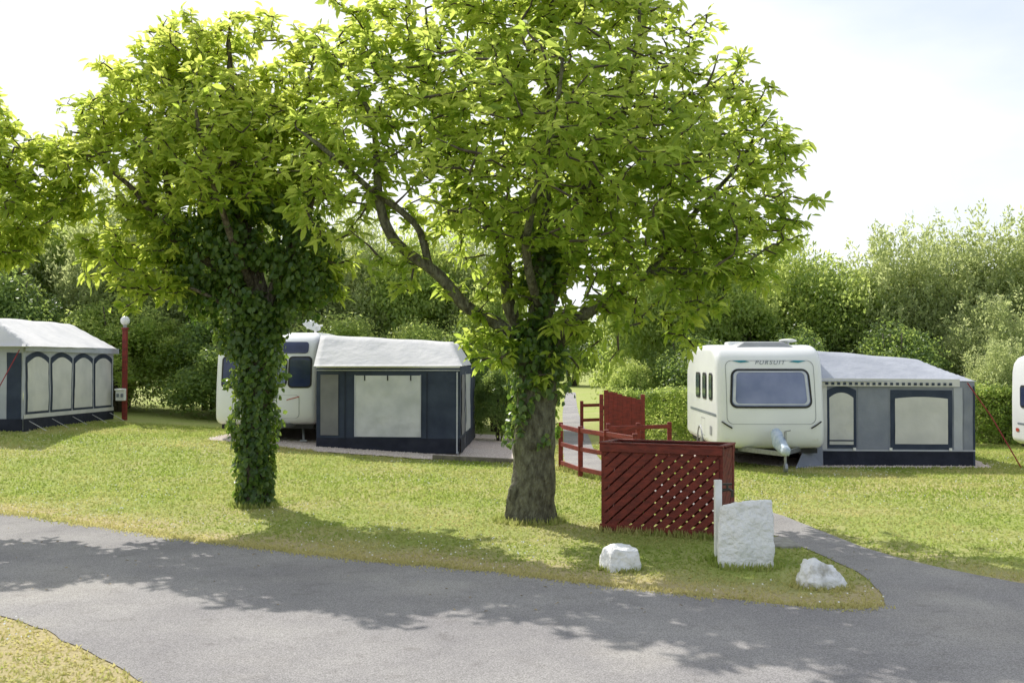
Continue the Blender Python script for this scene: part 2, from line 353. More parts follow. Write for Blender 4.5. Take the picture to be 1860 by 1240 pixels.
# ------------------------------------------------------------ trees
def make_tree(base,limbs,lobes,leafm,nclust,label,barkm,leaf=(.14,.225),per=11,seed=1,ivy=None,ivylobes=None,gap=-.3,ivyh=(0,4)):
    r=np.random.default_rng(seed); b=np.array(base); t=thing('broadleaf_tree',label,'tree',base)
    mb=MB(); nodes=[]; noder=[]
    for li,(P,R) in enumerate(limbs):
        Q=cr(P,12 if li==0 else 6); n=len(Q); rr=np.interp(np.linspace(0,len(R)-1,n),range(len(R)),R)
        Q2=[Vector(q-b)+Vector((noise.noise(Vector(q)*1.3),noise.noise(Vector(q)*1.3+Vector((9,0,0))),0))*(.03 if li==0 else .05)*(0 if i==0 else 1) for i,q in enumerate(Q)]
        mb.tube(Q2,list(rr),30 if li==0 else 12,wob=.10 if li==0 else .2,rough=.030 if (li==0 or rr[0]>.17) else .008)
        for q,ra in zip(Q2,rr):
            if q.z>2.0: nodes.append(np.array(q)); noder.append(ra)
    trunk=obj('trunk',mb,barkm,t,smooth=True)
    cs=[]
    for (lx,ly,lz,lr) in lobes:
        k=max(3,int(nclust*lr**2.25/sum(q[3]**2.25 for q in lobes)))
        d=nrm(r.normal(size=(k,3))); rad=lr*r.uniform(.12,1.15,k)**.5
        p=np.array([lx,ly,lz])+d*rad[:,None]*np.array([1,1,.95]); cs.append(p)
    cs=np.concatenate(cs)-b
    keep=np.array([noise.noise(Vector(p)*1.25+Vector((seed*3.1,0,0)))+.55*noise.noise(Vector(p)*2.7)>gap for p in cs]); cs=cs[keep]
    N=np.array(nodes); cen=np.array([np.mean([l[i] for l in lobes]) for i in range(3)])-b
    order=np.argsort([np.min(np.sum((N-c)**2,1)) for c in cs]); cs=cs[order]
    tw=MB(); arr=np.zeros((len(N)+len(cs)*2,3)); arr[:len(N)]=N; cnt=len(N)
    dirs=[]
    for c in cs:
        d2=np.sum((arr[:cnt]-c)**2,1)+.25*np.maximum(0,arr[:cnt,2]-c[2]); i=int(np.argmin(d2)); a=arr[i]; L=math.sqrt(np.sum((a-c)**2))
        mid=(a+c)/2+np.array([r.normal(0,.06),r.normal(0,.06),-.08*L])
        ra=.007+.012*min(1,L)
        tw.tube([a,mid,c],[ra*1.5,ra,ra*.5],4,cap=False)
        arr[cnt]=mid; arr[cnt+1]=c; cnt+=2; dd=c-mid; dirs.append(dd/max(1e-6,np.linalg.norm(dd)))
    obj('twigs',tw,M['twig'],t,smooth=True)
    dirs=np.array(dirs); K=len(cs); C=np.repeat(cs,per,0); O=np.repeat(dirs,per,0); n=len(C)
    out=nrm(C-cen)
    back=r.uniform(0,.26,n)[:,None]; C=C-O*back+r.normal(0,.035,(n,3))
    D=nrm(r.normal(size=(n,3))*np.array([1,1,.55])+O*.55+out*.25+np.array([0,0,-.25]))
    Nn=np.array([0,0,1.0])+r.normal(0,.5,(n,3))
    L=r.uniform(leaf[0],leaf[1],n); W=L*r.uniform(.34,.46,n)
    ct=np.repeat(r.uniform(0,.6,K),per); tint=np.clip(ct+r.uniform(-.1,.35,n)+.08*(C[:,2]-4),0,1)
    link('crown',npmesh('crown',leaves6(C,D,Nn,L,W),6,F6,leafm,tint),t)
    if ivy:
        Q=cr(limbs[0][0],5); R=np.interp(np.linspace(0,len(limbs[0][1])-1,len(Q)),range(len(limbs[0][1])),limbs[0][1])
        Q=np.array(Q)-b; zz=Q[:,2]
        h=ivyh[0]+(ivyh[1]-ivyh[0])*r.uniform(0,1,ivy)
        an=r.uniform(0,6.28,ivy)
        rad=np.interp(h,zz,R)+.01+np.abs(r.normal(0,.045,ivy))*np.clip(.4+h*.6,0,1.6)+np.array([.34*max(0,noise.noise((math.cos(a_)*1.7+7,math.sin(a_)*1.7,h_*1.9)))*min(1.1,.15+h_*.45) for a_,h_ in zip(an,h)])
        kk=np.array([noise.noise((math.cos(a_)*1.1+4,math.sin(a_)*1.1,h_*1.1))>(-.15 if h_>ivyh[0]+.7 else .02) if ivyh[0]>.3 else True for a_,h_ in zip(an,h)])
        cx=np.interp(h,zz,Q[:,0])+rad*np.cos(an); cy=np.interp(h,zz,Q[:,1])+rad*np.sin(an)
        P=np.stack([cx,cy,h],1)[kk]; Nm=np.stack([np.cos(an),np.sin(an),np.full(ivy,.5)],1)[kk]
        if ivylobes:
            for (lx,ly,lz,lr,k) in ivylobes:
                d=nrm(r.normal(size=(k,3))); p=np.array([lx,ly,lz])-b+d*(lr*r.uniform(.15,1.25,k)**.45)[:,None]
                q=np.array([noise.noise(Vector(v)*2.1)>-.12 for v in p])
                P=np.concatenate([P,p[q]]); Nm=np.concatenate([Nm,d[q]+np.array([0,0,.4])])
        n=len(P); Nm=nrm(Nm+r.normal(0,.6,(n,3)))
        D=np.cross(Nm,r.normal(size=(n,3)))+np.array([0,0,-.5])
        L=r.uniform(.06,.11,n)
        tint=np.clip(r.uniform(0,.65,n)+.5*(r.uniform(0,1,n)>.9),0,1)
        link('ivy',npmesh('ivy',leaves6(P,D,Nm,L,L*.9,fold=.1),6,F6,M['ivy'],tint),t)
    return t,trunk
Y=15.9
rl=[([(.28,Y,-.05),(.29,Y,.25),(.31,Y,.75),(.34,Y,1.6),(.36,Y,2.4),(.44,Y,3.2),(.48,Y,4.1),(.44,Y,5.1),(.55,Y,6.3),(.6,Y,8.2)],[.40,.34,.30,.285,.25,.16,.12,.10,.06,.02]),
 ([(.15,Y,2.4),(-.2,Y-.15,2.8),(-.62,Y-.3,3.05),(-1.1,Y-.45,3.55),(-1.7,Y-.6,4.05),(-1.9,Y-.6,4.9),(-2.0,Y-.6,5.75),(-2.5,Y-.5,6.6)],[.12,.10,.09,.08,.07,.055,.04,.015]),
 ([(-1.15,Y-.45,3.6),(-1.35,Y-.5,4.2),(-2.0,Y-.7,4.7),(-2.6,Y-.8,5.2),(-3.0,Y-.8,5.5)],[.06,.05,.04,.03,.012]),
 ([(.2,Y+.05,2.6),(-.05,Y+.0,3.1),(-.12,Y+.0,3.7),(-.3,Y+.1,4.35),(-.85,Y+.3,5.1),(-1.2,Y+.5,6.3),(-1.3,Y+.6,7.6)],[.11,.10,.09,.075,.06,.04,.015]),
 ([(.5,Y-.05,2.3),(.8,Y-.25,2.75),(1.3,Y-.45,3.12),(1.9,Y-.6,3.5),(2.4,Y-.7,3.54),(2.95,Y-.8,3.50),(3.6,Y-.8,3.9)],[.12,.10,.085,.065,.05,.035,.012]),
 ([(1.9,Y-.6,3.5),(2.2,Y-.3,3.9),(2.5,Y+.1,4.3),(3.3,Y+.2,5.1),(3.6,Y+.2,5.7)],[.05,.045,.04,.03,.012]),
 ([(.45,Y+.1,2.9),(.7,Y+.3,3.5),(1.05,Y+.6,4.1),(1.3,Y+.9,5.1),(2.0,Y+.9,5.7),(2.4,Y+.9,6.5)],[.11,.10,.09,.07,.05,.02]),
 ([(.4,Y-.1,3.0),(.2,Y-1.1,4.0),(.5,Y-2.1,5.2),(.6,Y-2.5,6.0)],[.07,.055,.04,.015]),
 ([(.4,Y+.1,3.0),(.2,Y+1.2,4.0),(-.2,Y+2.3,5.0),(.2,Y+2.8,6.0)],[.1,.07,.05,.02]),
 ([(.48,Y,4.2),(1.2,Y-.5,5.0),(1.6,Y-.9,6.0),(1.8,Y-.9,7.6)],[.08,.06,.04,.02]),
 ([(.08,Y-.05,-.05),(.06,Y-.12,.25),(.06,Y-.16,.45),(.12,Y-.08,.6)],[.18,.14,.10,.05])]
rlobes=[(-.5,Y,6.7,1.7),(.8,Y,7.0,1.8),(1.9,Y,6.3,1.45),(2.75,Y,5.3,1.35),(3.2,Y-.1,4.7,1.15),(2.6,Y-.2,4.2,.95),(1.5,Y-1.3,5.0,1.6),(.1,Y-1.6,5.3,1.6),(0,Y+1.6,5.3,1.7),(1.6,Y+1.5,5.1,1.8),
 (-1.2,Y-.5,5.8,1.3),(-2.1,Y-.5,5.3,.95),(-1.8,Y-.3,6.5,.9),(-2.55,Y-.5,6.2,.55),(-1.1,Y-.4,4.6,.7),(-2.0,Y-.6,4.35,.55),(-.1,Y-.3,3.5,.5),(1.9,Y-.8,3.7,.85),(1.1,Y-.5,3.1,.65),(.25,Y-.5,2.75,.45),(.9,Y-.4,2.45,.4),(1.6,Y-.6,2.95,.5),(2.2,Y-.9,3.2,.5),(.6,Y,4.3,1.1),(-.55,Y-.4,2.75,.35),(3.1,Y-.9,3.7,.65),(-.4,Y-.3,4.3,.7),
 (.2,Y,8.1,1.3),(1.3,Y-.2,8.0,1.2),(-.6,Y-.2,7.6,1.1),(-2.7,Y-.7,5.2,.65),(-2.45,Y-.7,4.3,.5),(-2.9,Y-.7,4.7,.4),(-2.2,Y-.5,7.0,.7),(1.9,Y-.4,2.8,.45),(2.35,Y-.5,2.75,.4),(1.2,Y-.4,2.35,.4),(-.25,Y-.4,2.55,.35),(.0,Y-.4,2.2,.28),(.6,Y-.45,2.1,.32),(-1.5,Y-.5,3.5,.3),(-.95,Y-.4,3.3,.3),(2.6,Y-1.0,3.35,.55),(3.75,Y-.2,4.4,.6),(3.6,Y-.2,5.4,.6),(3.3,Y-.9,3.3,.35),(1.75,Y-.4,2.4,.3),(-1.7,Y-.6,3.7,.35),(.4,Y+.4,3.3,.7)]
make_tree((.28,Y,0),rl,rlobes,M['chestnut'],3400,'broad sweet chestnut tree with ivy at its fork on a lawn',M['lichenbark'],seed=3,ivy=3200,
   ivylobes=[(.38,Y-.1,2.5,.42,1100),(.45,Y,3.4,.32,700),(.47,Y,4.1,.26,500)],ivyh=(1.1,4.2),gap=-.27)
Y=17.5
ll=[([(-4.07,Y,-.05),(-4.07,Y,.3),(-4.09,Y,1.05),(-4.04,Y,2.1),(-4.02,Y,3.1),(-4.25,Y,4.2),(-4.4,Y,5.4),(-4.5,Y,6.6),(-4.5,Y,7.6)],[.27,.21,.19,.20,.19,.14,.1,.06,.02]),
 ([(-4.1,Y,2.9),(-4.6,Y-.2,3.7),(-5.25,Y-.4,4.2),(-5.95,Y-.5,5.0),(-6.7,Y-.5,5.6)],[.11,.08,.06,.04,.015]),
 ([(-5.25,Y-.4,4.2),(-5.5,Y-.1,5.2),(-5.6,Y,6.3),(-5.6,Y,7.1)],[.06,.045,.03,.012]),
 ([(-4.0,Y,2.9),(-3.6,Y-.2,3.8),(-3.2,Y-.3,4.5),(-3.15,Y-.2,5.4),(-3.2,Y-.2,6.4),(-3.1,Y-.2,7.3)],[.11,.08,.06,.05,.03,.015]),
 ([(-4.1,Y,3.3),(-4.3,Y-1.0,4.4),(-4.5,Y-1.6,5.5),(-4.6,Y-1.8,6.2)],[.07,.05,.035,.012]),
 ([(-4.1,Y,3.3),(-4.3,Y+1.2,4.4),(-4.5,Y+1.8,5.5),(-4.6,Y+1.8,6.2)],[.09,.07,.04,.015]),
 ([(-4.2,Y,2.9),(-4.9,Y-.5,3.4),(-5.4,Y-.7,3.4),(-5.9,Y-.8,3.1)],[.035,.025,.018,.01])]
llobes=[(-4.7,Y,6.5,1.35),(-5.6,Y,6.1,1.25),(-6.2,Y-.3,5.3,1.0),(-4.1,Y,5.6,1.2),(-3.5,Y-.1,5.9,.95),(-5.1,Y-.2,4.9,1.0),(-3.4,Y-.2,4.8,.8),(-4.5,Y-1.3,5.5,1.15),(-4.5,Y+1.4,5.6,1.3),
 (-5.9,Y-.4,4.4,.65),(-6.6,Y-.4,4.6,.55),(-3.15,Y-.2,7.1,.6),(-5.8,Y-.8,3.15,.3),(-3.9,Y,7.1,.8),(-5.2,Y,7.1,.8),(-2.9,Y-.2,5.3,.6),(-2.7,Y-.2,4.0,.4),(-5.4,Y-.6,3.9,.45),(-6.3,Y-.4,3.95,.5),(-6.9,Y-.4,5.4,.55),(-5.7,Y-.6,3.6,.4),(-3.0,Y-.2,6.3,.6),(-2.7,Y-.2,3.5,.3),(-6.2,Y-.2,6.4,.7),(-6.9,Y-.3,4.9,.45),(-5.2,Y-.6,3.4,.3),(-7.2,Y-.3,4.4,.35)]
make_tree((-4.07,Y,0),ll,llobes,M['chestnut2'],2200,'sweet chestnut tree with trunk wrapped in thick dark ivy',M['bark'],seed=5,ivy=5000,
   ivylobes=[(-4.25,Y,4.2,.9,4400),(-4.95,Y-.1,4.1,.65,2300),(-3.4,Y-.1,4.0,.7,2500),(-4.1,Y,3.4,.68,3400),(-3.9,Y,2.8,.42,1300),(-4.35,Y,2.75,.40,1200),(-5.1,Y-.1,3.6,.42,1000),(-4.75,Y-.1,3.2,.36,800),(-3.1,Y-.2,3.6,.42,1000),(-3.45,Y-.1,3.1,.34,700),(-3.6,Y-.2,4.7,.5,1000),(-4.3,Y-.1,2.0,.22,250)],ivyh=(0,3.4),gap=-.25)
Y=17.3
fl=[([(-9.3,Y,-.05),(-9.3,Y,1.5),(-9.2,Y,3.2),(-9.1,Y,5.0),(-9.1,Y,6.6)],[.33,.27,.2,.1,.03]),
 ([(-9.25,Y,2.8),(-8.6,Y-.2,3.8),(-8.1,Y-.3,4.6),(-7.7,Y-.3,5.6)],[.08,.05,.035,.012]),
 ([(-9.25,Y,2.8),(-9.9,Y-.2,3.8),(-10.5,Y-.3,4.6),(-10.9,Y-.3,5.6)],[.1,.08,.05,.02])]
flobes=[(-9.0,Y,5.3,1.4),(-8.2,Y-.2,5.0,.95),(-8.0,Y-.2,4.1,.7),(-7.6,Y-.3,5.4,.55),(-10.3,Y,5.2,1.2),(-9.2,Y,4.3,.8),(-8.6,Y,6.0,.7),(-8.2,Y-.2,3.5,.4),(-7.35,Y-.2,4.7,.5),(-7.5,Y-.2,3.8,.4),(-7.3,Y-.2,5.6,.4)]
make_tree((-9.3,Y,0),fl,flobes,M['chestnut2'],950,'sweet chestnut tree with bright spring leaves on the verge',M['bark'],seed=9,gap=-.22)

# ------------------------------------------------------------ background vegetation
def broad_mesh(name,m,w,d,h,nl,per,leaf,seed,trunkz=.0):
    r=np.random.default_rng(seed); P=[];Nm=[];T=[]
    for i in range(nl):
        u=nrm(r.normal(size=(1,3)))[0]; u[2]=abs(u[2])*1.0-.25; rr=r.uniform(.45,.95)
        c=np.array([u[0]*w/2*rr,u[1]*d/2*rr,h*.42+u[2]*h*.5*rr+ (r.uniform(-.25,0)*h if u[2]<.1 else 0)]); c[2]=max(c[2],.3)
        lr=r.uniform(.06,.16)*w
        dd=nrm(r.normal(size=(per,3))); dd[:,2]=np.where(r.uniform(0,1,per)>.3,np.abs(dd[:,2]),dd[:,2])
        p=c+dd*(lr*r.uniform(.2,1.35,per)**.6)[:,None]*np.array([1,1,1.25]); P.append(p);Nm.append(dd); T.append(np.full(per,r.uniform(0,.55)))
    P=np.concatenate(P);Nm=np.concatenate(Nm);T=np.concatenate(T); k=P[:,2]>0; P=P[k];Nm=Nm[k];T=T[k]; n=len(P)
    Nm=nrm(Nm+r.normal(0,.7,(n,3))); D=np.cross(Nm,r.normal(size=(n,3)))+np.array([0,0,.1]); L=r.uniform(leaf*.7,leaf*1.3,n)
    return npmesh(name,leaves4(P,D,Nm,L,L*.5),4,F4,m,np.clip(T+r.uniform(0,.45,n),0,1))
def willow_mesh(name,m,w,d,h,ns,per,leaf,seed):
    r=np.random.default_rng(seed); P=[];D=[];T=[]
    for i in range(ns):
        a=r.uniform(0,6.28); rr=math.sqrt(r.uniform(0,1)); bx=np.array([math.cos(a)*rr*w/2*.8,math.sin(a)*rr*d/2*.8,r.uniform(.0,.45)*h])
        top=h*(1-.45*rr**2)*r.uniform(.72,1.08); bx[2]=min(bx[2],top-1.0)
        tip=np.array([bx[0]*1.25+r.normal(0,.35),bx[1]*1.25+r.normal(0,.35),top])
        t=r.uniform(0,1,per)**.95; ax=tip-bx; sp=(.42*(1-t)+.06)[:,None]
        p=bx+ax*t[:,None]+r.normal(size=(per,3))*sp*np.array([1,1,.8])
        P.append(p); D.append(nrm(ax[None])*.8+r.normal(0,.75,(per,3))); T.append(r.uniform(0,.5)+t*.2+r.uniform(0,.3,per))
    P=np.concatenate(P);D=np.concatenate(D);T=np.clip(np.concatenate(T),0,1); k=P[:,2]>0; P=P[k];D=D[k];T=T[k]; n=len(P)
    L=r.uniform(leaf*.7,leaf*1.3,n)
    return npmesh(name,leaves4(P,D,r.normal(size=(n,3)),L,L*.36),4,F4,m,T)
def hedge_mesh(name,m,w,d,h,n,leaf,seed):
    r=np.random.default_rng(seed); p=r.uniform(-.5,.5,(n,3)); ax=r.integers(0,3,n); sg=np.where(r.uniform(0,1,n)>.5,.5,-.5)
    for i in range(3): p[:,i]=np.where(ax==i,np.where(i==2,.5,sg)-sg*np.abs(r.normal(0,.09,n)),p[:,i])
    p=p*np.array([w,d,h])+np.array([0,0,h/2])
    off=np.array([noise.noise(Vector(q)*1.1)*.28+noise.noise(Vector(q)*3.3)*.14 for q in p])
    o=nrm(p-np.array([0,0,h*.4])); p=p+o*off[:,None]; p[:,2]=np.abs(p[:,2])
    Nm=nrm(o+r.normal(0,.6,(n,3))); D=np.cross(Nm,r.normal(size=(n,3))); L=r.uniform(leaf*.7,leaf*1.3,n)
    return npmesh(name,leaves4(p,D,Nm,L,L*.55),4,F4,m,np.clip(r.uniform(0,.8,n)+off,0,1))
bm1=broad_mesh('shrub_foliage',M['mid'],5.5,4.5,6.4,110,320,.15,11)
bm2=broad_mesh('shrub_foliage',M['mid'],5.0,4.0,5.8,100,330,.14,12)
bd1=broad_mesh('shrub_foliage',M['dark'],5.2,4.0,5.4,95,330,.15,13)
wl1=willow_mesh('willow_foliage',M['willow'],5.2,4.2,7.2,260,210,.16,14)
wl2=willow_mesh('willow_foliage',M['willow'],4.6,4.0,6.6,230,220,.16,15)
wd=willow_mesh('willow_foliage',M['mid'],4.6,4.0,6.4,230,220,.16,16)
def stems(seed,h):
    r=random.Random(seed); mb=MB()
    for i in range(7):
        a=r.uniform(0,6.28); q=r.uniform(.3,1.4); mb.tube([(math.cos(a)*.2,math.sin(a)*.2,-.05),(math.cos(a)*q*.5,math.sin(a)*q*.5,h*.3),(math.cos(a)*q,math.sin(a)*q,h*.75)],[.09,.06,.02],6)
    me=obj('stems',mb,M['twig'],smooth=True); d=me.data; bpy.data.objects.remove(me); return d
st=stems(3,6)
plants=[
 (bm1,-21,38,1,1.3,0),(wl2,-17.8,37,1,1.2,1),(bm2,-15.2,38.5,1,1.35,0),(wl2,-12.9,36.5,.95,1.2,1),(bm1,-10.4,38,1,1.2,0),(wl1,-7.9,37.5,.95,1.05,1),(wl2,-5.6,38,.95,1.12,1),(bm2,-3.4,37.5,1,1.3,0),(wl2,-1.3,38,.8,1.12,1),(bm2,-.5,35.0,.62,.95,0),
 (bm2,4.4,36.5,.72,1.15,0),(wd,5.9,38,.9,1.15,2),(bm2,7.6,37.5,1,1.12,0),(wd,9.6,39,1,1.1,2),(bm1,11.4,38.5,1,1.08,0),(wl2,13.4,38,1,1.08,1),(wl1,15.6,38.5,1,1.03,1),(wl1,18.0,38,1.05,1.07,1),(wl2,20.6,38.5,1.05,1.16,1),(wl1,24.0,39,1.1,1.08,1),
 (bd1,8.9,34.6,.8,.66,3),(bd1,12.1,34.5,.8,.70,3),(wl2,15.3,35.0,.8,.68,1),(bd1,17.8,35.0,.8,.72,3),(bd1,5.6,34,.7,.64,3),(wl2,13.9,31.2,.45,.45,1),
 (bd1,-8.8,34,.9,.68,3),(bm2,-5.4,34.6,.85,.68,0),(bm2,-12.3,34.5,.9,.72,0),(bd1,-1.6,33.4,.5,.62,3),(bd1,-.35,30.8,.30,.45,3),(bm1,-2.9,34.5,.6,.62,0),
 (bd1,-15.5,34,.9,.85,3),(bm2,3.7,33.8,.36,.46,0)]
labs=['leafy green hedgerow tree behind the caravans','pale feathery willow tree in the boundary hedgerow','green upright willow shrub in the boundary hedgerow','dark dense shrub in the shade behind the caravans']
nms=['hedgerow_tree','willow_tree','willow_shrub','dense_shrub']
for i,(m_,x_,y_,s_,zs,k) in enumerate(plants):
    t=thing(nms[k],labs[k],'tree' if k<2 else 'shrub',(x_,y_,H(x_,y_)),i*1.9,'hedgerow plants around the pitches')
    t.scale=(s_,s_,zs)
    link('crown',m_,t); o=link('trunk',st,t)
for i,(x_,y_,s_) in enumerate([(-2,95,1.5),(5.5,100,1.5),(12,97,1.6),(1.8,104,1.5),(-9,98,1.6)]):
    t=thing('hedgerow_tree','distant green tree across the far lawn','tree',(x_,y_,H(x_,y_)),i*1.3,'distant trees'); t.scale=(s_,s_,s_*.8)
    link('crown',bm1,t); link('trunk',st,t)
hm=hedge_mesh('hedge_foliage',M['mid'],3.2,1.2,1.4,16000,.085,21)
for (x_,y_,rz,s_) in [(4.6,31,.05,1),(7.6,32,.05,1),(10.5,32,.0,1),(13.2,30.5,-.1,1.05),(16.3,30.3,-.05,1.05)]:
    o=link('clipped_hedge',hm,label='low trimmed green hedge bordering the pitch',category='hedge',group='low trimmed hedges'); o.location=(x_,y_,0); o.rotation_euler=(0,0,rz); o.scale=(s_,s_,s_)

# ------------------------------------------------------------ caravans
def caravan(label,loc,rz,w,L,hh,style,group='touring caravans'):
    t=thing('caravan',label,'caravan',loc,rz,group)
    k=hh/2.65
    fr=[(.45,.40),(.16,.43),(.04,.52),(.0,.68),(.0,.95),(.03,1.25),(.09,1.6),(.17,1.95),(.28,2.25),(.42,2.43),(.65,2.56),(1.0,2.63),(1.6,2.65)]
    fr=[(y,z*k) for y,z in fr]
    prof=cr(fr,3); prof=[tuple(p) for p in prof]
    nfr=len(prof)
    rest=[(L*.5,2.66*k),(L-.6,2.64*k),(L-.3,2.58*k),(L-.12,2.45*k),(L-.03,2.2*k),(L,1.5*k),(L,.6*k),(L-.06,.45*k),(L-.3,.40*k),(L*.5,.40*k)]
    prof=prof+rest; n=len(prof)
    P=np.array(prof); T=np.roll(P,-1,0)-np.roll(P,1,0); T/=np.linalg.norm(T,axis=1,keepdims=True); NI=np.stack([T[:,1],-T[:,0]],1)
    r=.15
    xs_=[-w/2+r*(1-math.cos(a)) for a in np.linspace(0,math.pi/2,6)]; xs_+= list(np.linspace(-w/2+r,w/2-r,15))[1:-1]; xs_+=[w/2-r*(1-math.cos(a)) for a in np.linspace(math.pi/2,0,6)]
    def bow(x,y): return .12*(2*x/w)**2*max(0,1-y/1.2)
    mb=MB(); vs=[]
    for x_ in xs_:
        e=max(0,abs(x_)-(w/2-r)); off=r-math.sqrt(max(0,r*r-e*e))
        for (py,pz),nn in zip(P,NI): vs.append((x_,py+nn[0]*off+bow(x_,py),pz+nn[1]*off))
    fs=[]
    for i in range(len(xs_)-1):
        for j in range(n): fs.append((i*n+j,(i+1)*n+j,(i+1)*n+(j+1)%n,i*n+(j+1)%n))
    fs.append(tuple(range(n))); fs.append(tuple((len(xs_)-1)*n+j for j in range(n))[::-1])
    mb.add(vs,fs); body=obj('body',mb,M['gel'],t,smooth=True)
    bm=bmesh.new(); bm.from_mesh(body.data); bmesh.ops.recalc_face_normals(bm,faces=bm.faces[:]); bm.to_mesh(body.data); bm.free()
    zc=P[2:nfr-1,1]; yc=P[2:nfr-1,0]
    def fy(x,z): y=float(np.interp(z,zc,yc)); return y+bow(x,y)
    def rr(cx,cz,hw,hz,rad,slant=0,N=6):
        pts=[]
        for (sx,sz,a0) in((1,1,0),(-1,1,90),(-1,-1,180),(1,-1,270)):
            for q in range(N+1):
                a=math.radians(a0+90*q/N); X=sx*(hw-rad)+rad*math.cos(a); Z=sz*(hz-rad)+rad*math.sin(a)
                pts.append((cx+X*(1+slant*Z/hz),cz+Z))
        out=[]
        for i in range(len(pts)):
            a=pts[i];b=pts[(i+1)%len(pts)]; d=math.hypot(a[0]-b[0],a[1]-b[1]); m_=max(1,int(d/.08))
            for q in range(m_): out.append((a[0]+(b[0]-a[0])*q/m_,a[1]+(b[1]-a[1])*q/m_))
        return out
    def patch(pts,surf,ring=9,hole=0):
        c=np.mean(np.array([(min(p[0] for p in pts),min(p[1] for p in pts)),(max(p[0] for p in pts),max(p[1] for p in pts))]),0); vs=[];fs=[]; m_=len(pts)
        S=[s for s in np.linspace(1,hole,ring)]
        if not hole: S=S[:-1]
        for s in S:
            for p in pts: vs.append(surf(c[0]+(p[0]-c[0])*s,c[1]+(p[1]-c[1])*s))
        for i in range(len(S)-1):
            for j in range(m_): fs.append((i*m_+j,i*m_+(j+1)%m_,(i+1)*m_+(j+1)%m_,(i+1)*m_+j))
        if not hole:
            vs.append(surf(*c)); fs+=[((len(S)-1)*m_+j,(len(S)-1)*m_+(j+1)%m_,len(vs)-1) for j in range(m_)]
        q=MB(); q.add(vs,fs); return q
    F=lambda o:(lambda x,z:(x,fy(x,z)-o,z))
    SL=lambda o:(lambda y,z:(-w/2-o,y,z))
    def win(name,pts_out,pts_in,surf,gm,blind=None):
        wd_=obj(name,patch(pts_out,surf(.014)),M['black'],t,smooth=True)
        obj('glass',patch(pts_in,surf(.024)),gm,wd_,smooth=True)
        if blind: obj('blind',patch(blind,surf(.030),hole=.93,ring=3),M['blind'],wd_,smooth=True)
        return wd_
    if style=='a':
        obj('moulding',patch(rr(0,1.62*k,.95,.68*k,.14),F(.008),hole=.988,ring=2),M['grey'],t,smooth=True)
        win('front_window',rr(0,1.70*k,.86,.42*k,.16,-.03),rr(0,1.70*k,.815,.375*k,.12,-.03),F,M['glass'],rr(0,1.71*k,.80,.36*k,.1,-.03))
        obj('lower_trim',patch(rr(0,1.31*k,.55,.012,.008),F(.036)),M['black'],t)
        cu=bpy.data.curves.new('lettering','FONT'); cu.body='PURSUIT'; cu.size=.14; cu.align_x='CENTER'; cu.shear=.35; cu.space_character=1.25; cu.extrude=.001
        to=bpy.data.objects.new('tmp',cu); COL.objects.link(to); dg=bpy.context.evaluated_depsgraph_get(); me=bpy.data.meshes.new_from_object(to.evaluated_get(dg)); bpy.data.objects.remove(to)
        for v in me.vertices: 
            X,Z=v.co.x,2.215*k+v.co.y*.9; v.co=(X,fy(X,Z)-.016-v.co.z,Z)
        me.materials.clear(); me.materials.append(M['decal']); link('lettering',me,t)
        for sx in(-1,1):
            q=[(sx*.42,2.27*k),(sx*.55,2.30*k),(sx*.80,2.29*k),(sx*.62,2.25*k)]
            obj('stripe_decal',patch(q,F(.014),ring=3),M['teal'],t)
            mb=MB(); mb.tube([(sx*.84,fy(sx*.84,.86)-.02,.86),(sx*.96,fy(sx*.96,.94)-.03,.93),(sx*1.06,fy(sx*1.06,1.02)-.02,1.0)],.016,8); obj('grab_handle',mb,M['black'],t,smooth=True)
            obj('marker_light',patch(rr(sx*.94,.62,.05,.025,.02),F(.016),ring=3),M['wpaint'],t)
        for i,(yc_,hw) in enumerate([(.95,.26),(1.9,.30),(2.95,.36)]):
            win('side_window',rr(yc_+.05,1.72*k,hw,.30*k,.09),rr(yc_+.05,1.72*k,hw-.05,.25*k,.06),SL,M['glassdark'])
        obj('side_stripe',patch(rr(L*.45,1.12,L*.40,.03,.02),SL(.006),ring=3),M['decal'],t)
        obj('side_vent',patch(rr(1.0,.75,.16,.1,.02),SL(.009),ring=3),M['grey'],t)
        obj('door_panel',patch(rr(2.2,.78,.3,.2,.03),SL(.007),hole=.95,ring=2),M['grey'],t)
        mb=MB(); 
        for (x0,x1,y0,y1,z0,z1) in[(-.62,.62,.75,1.5,2.6,2.71)]:
            v=[(x0,y0,z0),(x1,y0,z0),(x1,y1,z0+.05),(x0,y1,z0+.05),(x0+.18,y0+.12,z1),(x1-.18,y0+.12,z1),(x1-.2,y1-.1,z1+.02),(x0+.2,y1-.1,z1+.02)]
            mb.add(v,[(0,1,5,4),(1,2,6,5),(2,3,7,6),(3,0,4,7),(4,5,6,7)])
        obj('roof_light',mb,M['grey'],t,bevel=.02)
        mb=MB(); mb.box((-.35,2.3,2.70),(.5,.5,.08)); obj('roof_vent',mb,M['gel'],t,bevel=.03)
        mb=MB(); mb.tube([(.62,1.3,2.6),(.62,1.3,2.72)],.03,8); mb.sphere((.62,1.3,2.75),.17,16,8,(1.2,1,.25)); obj('aerial',mb,M['wpaint'],t,smooth=True)
    elif style=='b':
        obj('skylight_panel',patch(rr(0,2.26*k,.98,.14*k,.08),F(.016)),M['glassdark'],t,smooth=True)
        win('front_window',rr(0,1.67*k,.50,.36*k,.12),rr(0,1.67*k,.46,.32*k,.1),F,M['glass'])
        win('front_window',rr(.80,1.67*k,.28,.38*k,.10),rr(.80,1.67*k,.24,.34*k,.08),F,M['glassdark'])
        win('front_window',rr(-.80,1.67*k,.28,.38*k,.10),rr(-.80,1.67*k,.24,.34*k,.08),F,M['glassdark'])
